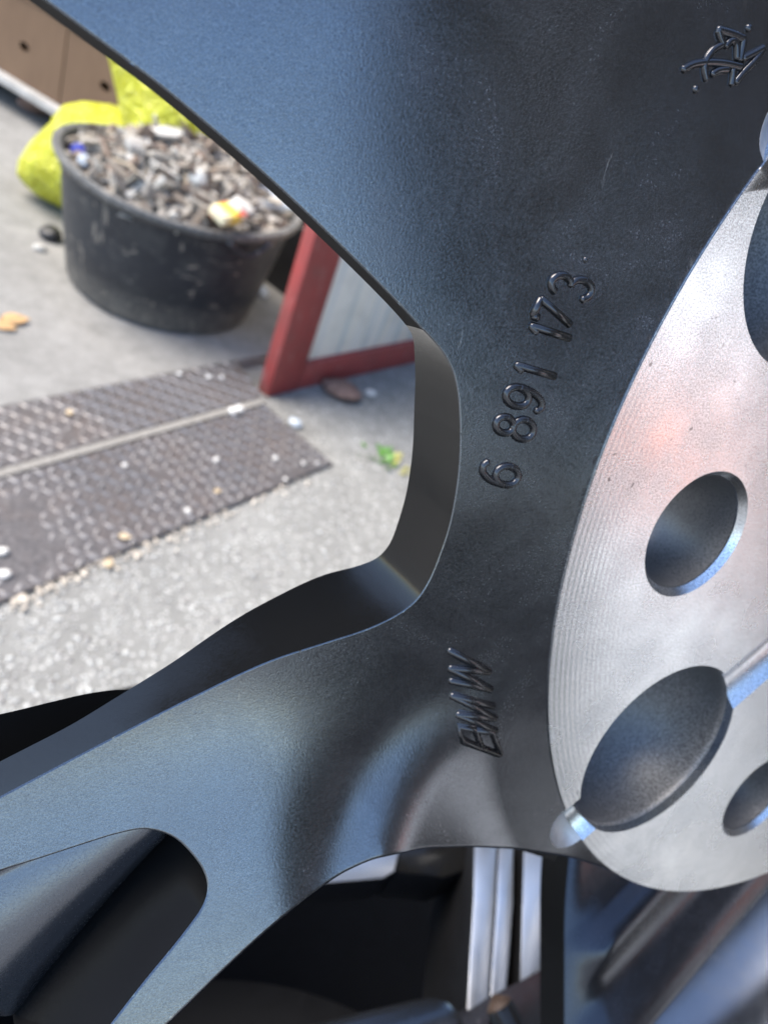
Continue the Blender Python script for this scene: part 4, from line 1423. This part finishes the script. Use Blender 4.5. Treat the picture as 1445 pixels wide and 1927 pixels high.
# ------------------------------------------------------------------ unseen buildings and objects added to shape reflections in the wheel
M['render'] = plain('dark_weathered_boards', (0.022, 0.021, 0.021), 0.8, 0, 0.3, 3)
def added_shed(name, label, x0, x1, y0, y1, h):
    o = empty(name, ((x0 + x1) / 2, (y0 + y1) / 2, ZG)); tag(o, label, 'building')
    w, d = (x1 - x0) / 2, (y1 - y0) / 2
    bm = bmesh.new(); hull_prism(bm, [(-w, -d, h), (w, -d, h), (w, d, h), (-w, d, h)], (0, 0, -h), 0.02, 1)
    link('wall', bmmesh('wall', bm, True, 30), M['render'], o)
    bm = bmesh.new(); hull_prism(bm, [(-w - .25, -d - .25, h + .12), (w + .25, -d - .25, h + .12), (w + .25, d + .25, h + .12), (-w - .25, d + .25, h + .12)], (0, 0, -0.11), 0.01, 1)
    link('roof', bmmesh('roof', bm, True, 30), M['black'], o)
added_shed('shed', 'dark boarded shed standing to the right of the wheels', 1.75, 5.0, -0.66, 3.4, 2.9)  # unseen building added so the upper spoke reflects something dark
added_shed('barn', 'long dark boarded barn wall behind the pallet and the tub', -6.0, 1.4, 3.6, 7.0, 4.0)  # unseen building added so the cut-out side walls reflect something dark
M['whitewash'] = plain('whitewashed_render', (0.76, 0.78, 0.80), 0.8, 0, 0.06, 4)
M['orange'] = plain('orange_plastic', (0.85, 0.17, 0.03), 0.45, 0, 0.1, 10)
M['block'] = plain('grey_block', (0.56, 0.57, 0.58), 0.9, 0, 0.2, 12)
def solid(name, label, cat, part, x0, x1, y0, y1, z0, z1, mat, bev=0.01):
    o = empty(name, ((x0 + x1) / 2, (y0 + y1) / 2, z0)); tag(o, label, cat)
    w, d = (x1 - x0) / 2, (y1 - y0) / 2
    bm = bmesh.new(); hull_prism(bm, [(-w, -d, z1 - z0), (w, -d, z1 - z0), (w, d, z1 - z0), (-w, d, z1 - z0)], (0, 0, z0 - z1), bev, 2)
    link(part, bmmesh(part, bm, True, 30), M[mat], o)
    return o
solid('gate_pillar', 'whitewashed pillar in front of the dark shed', 'pillar', 'masonry', 1.42, 1.70, -0.05, 0.24, ZG, 1.36, 'whitewash')  # unseen, added as a white surface for the hub face to reflect
solid('concrete_plinth', 'pale plinth in front of the whitewashed pillar', 'plinth', 'block', 1.12, 1.38, -0.03, 0.21, ZG, 0.83, 'block')  # unseen, added to carry the orange crate and lighten the lower hub face
solid('storage_crate', 'orange plastic crate on the pale plinth', 'crate', 'crate_body', 1.14, 1.34, 0.01, 0.13, 0.832, 0.975, 'orange')  # unseen, added for the orange reflection on the hub face

# unseen stacked tyres added to darken reflections around the brand letters
M['rubber'] = plain('tyre_rubber', (0.014, 0.014, 0.014), 0.75, 0, 0.3, 20)
for k in range(4):
    o = empty('tyre', (1.29 + 0.01 * (k % 2), -0.27 - 0.008 * k, ZG + 0.002 + 0.222 * k))
    tag(o, ['bottom tyre of the black stack by the shed', 'second tyre from the bottom of the black stack', 'third tyre from the bottom of the black stack', 'top tyre of the black stack by the shed'][k], 'tyre', 'old tyres stacked by the shed')
    v, fc = lathe([(0.19, 0.03), (0.20, 0.012), (0.25, 0.002), (0.285, 0.02), (0.298, 0.05), (0.30, 0.11), (0.298, 0.17), (0.285, 0.20), (0.25, 0.218), (0.20, 0.208), (0.19, 0.19), (0.205, 0.17), (0.27, 0.16), (0.27, 0.06), (0.205, 0.05)], 72, True)
    link('carcass', pymesh('carcass', v, fc, True, 50), M['rubber'], o)
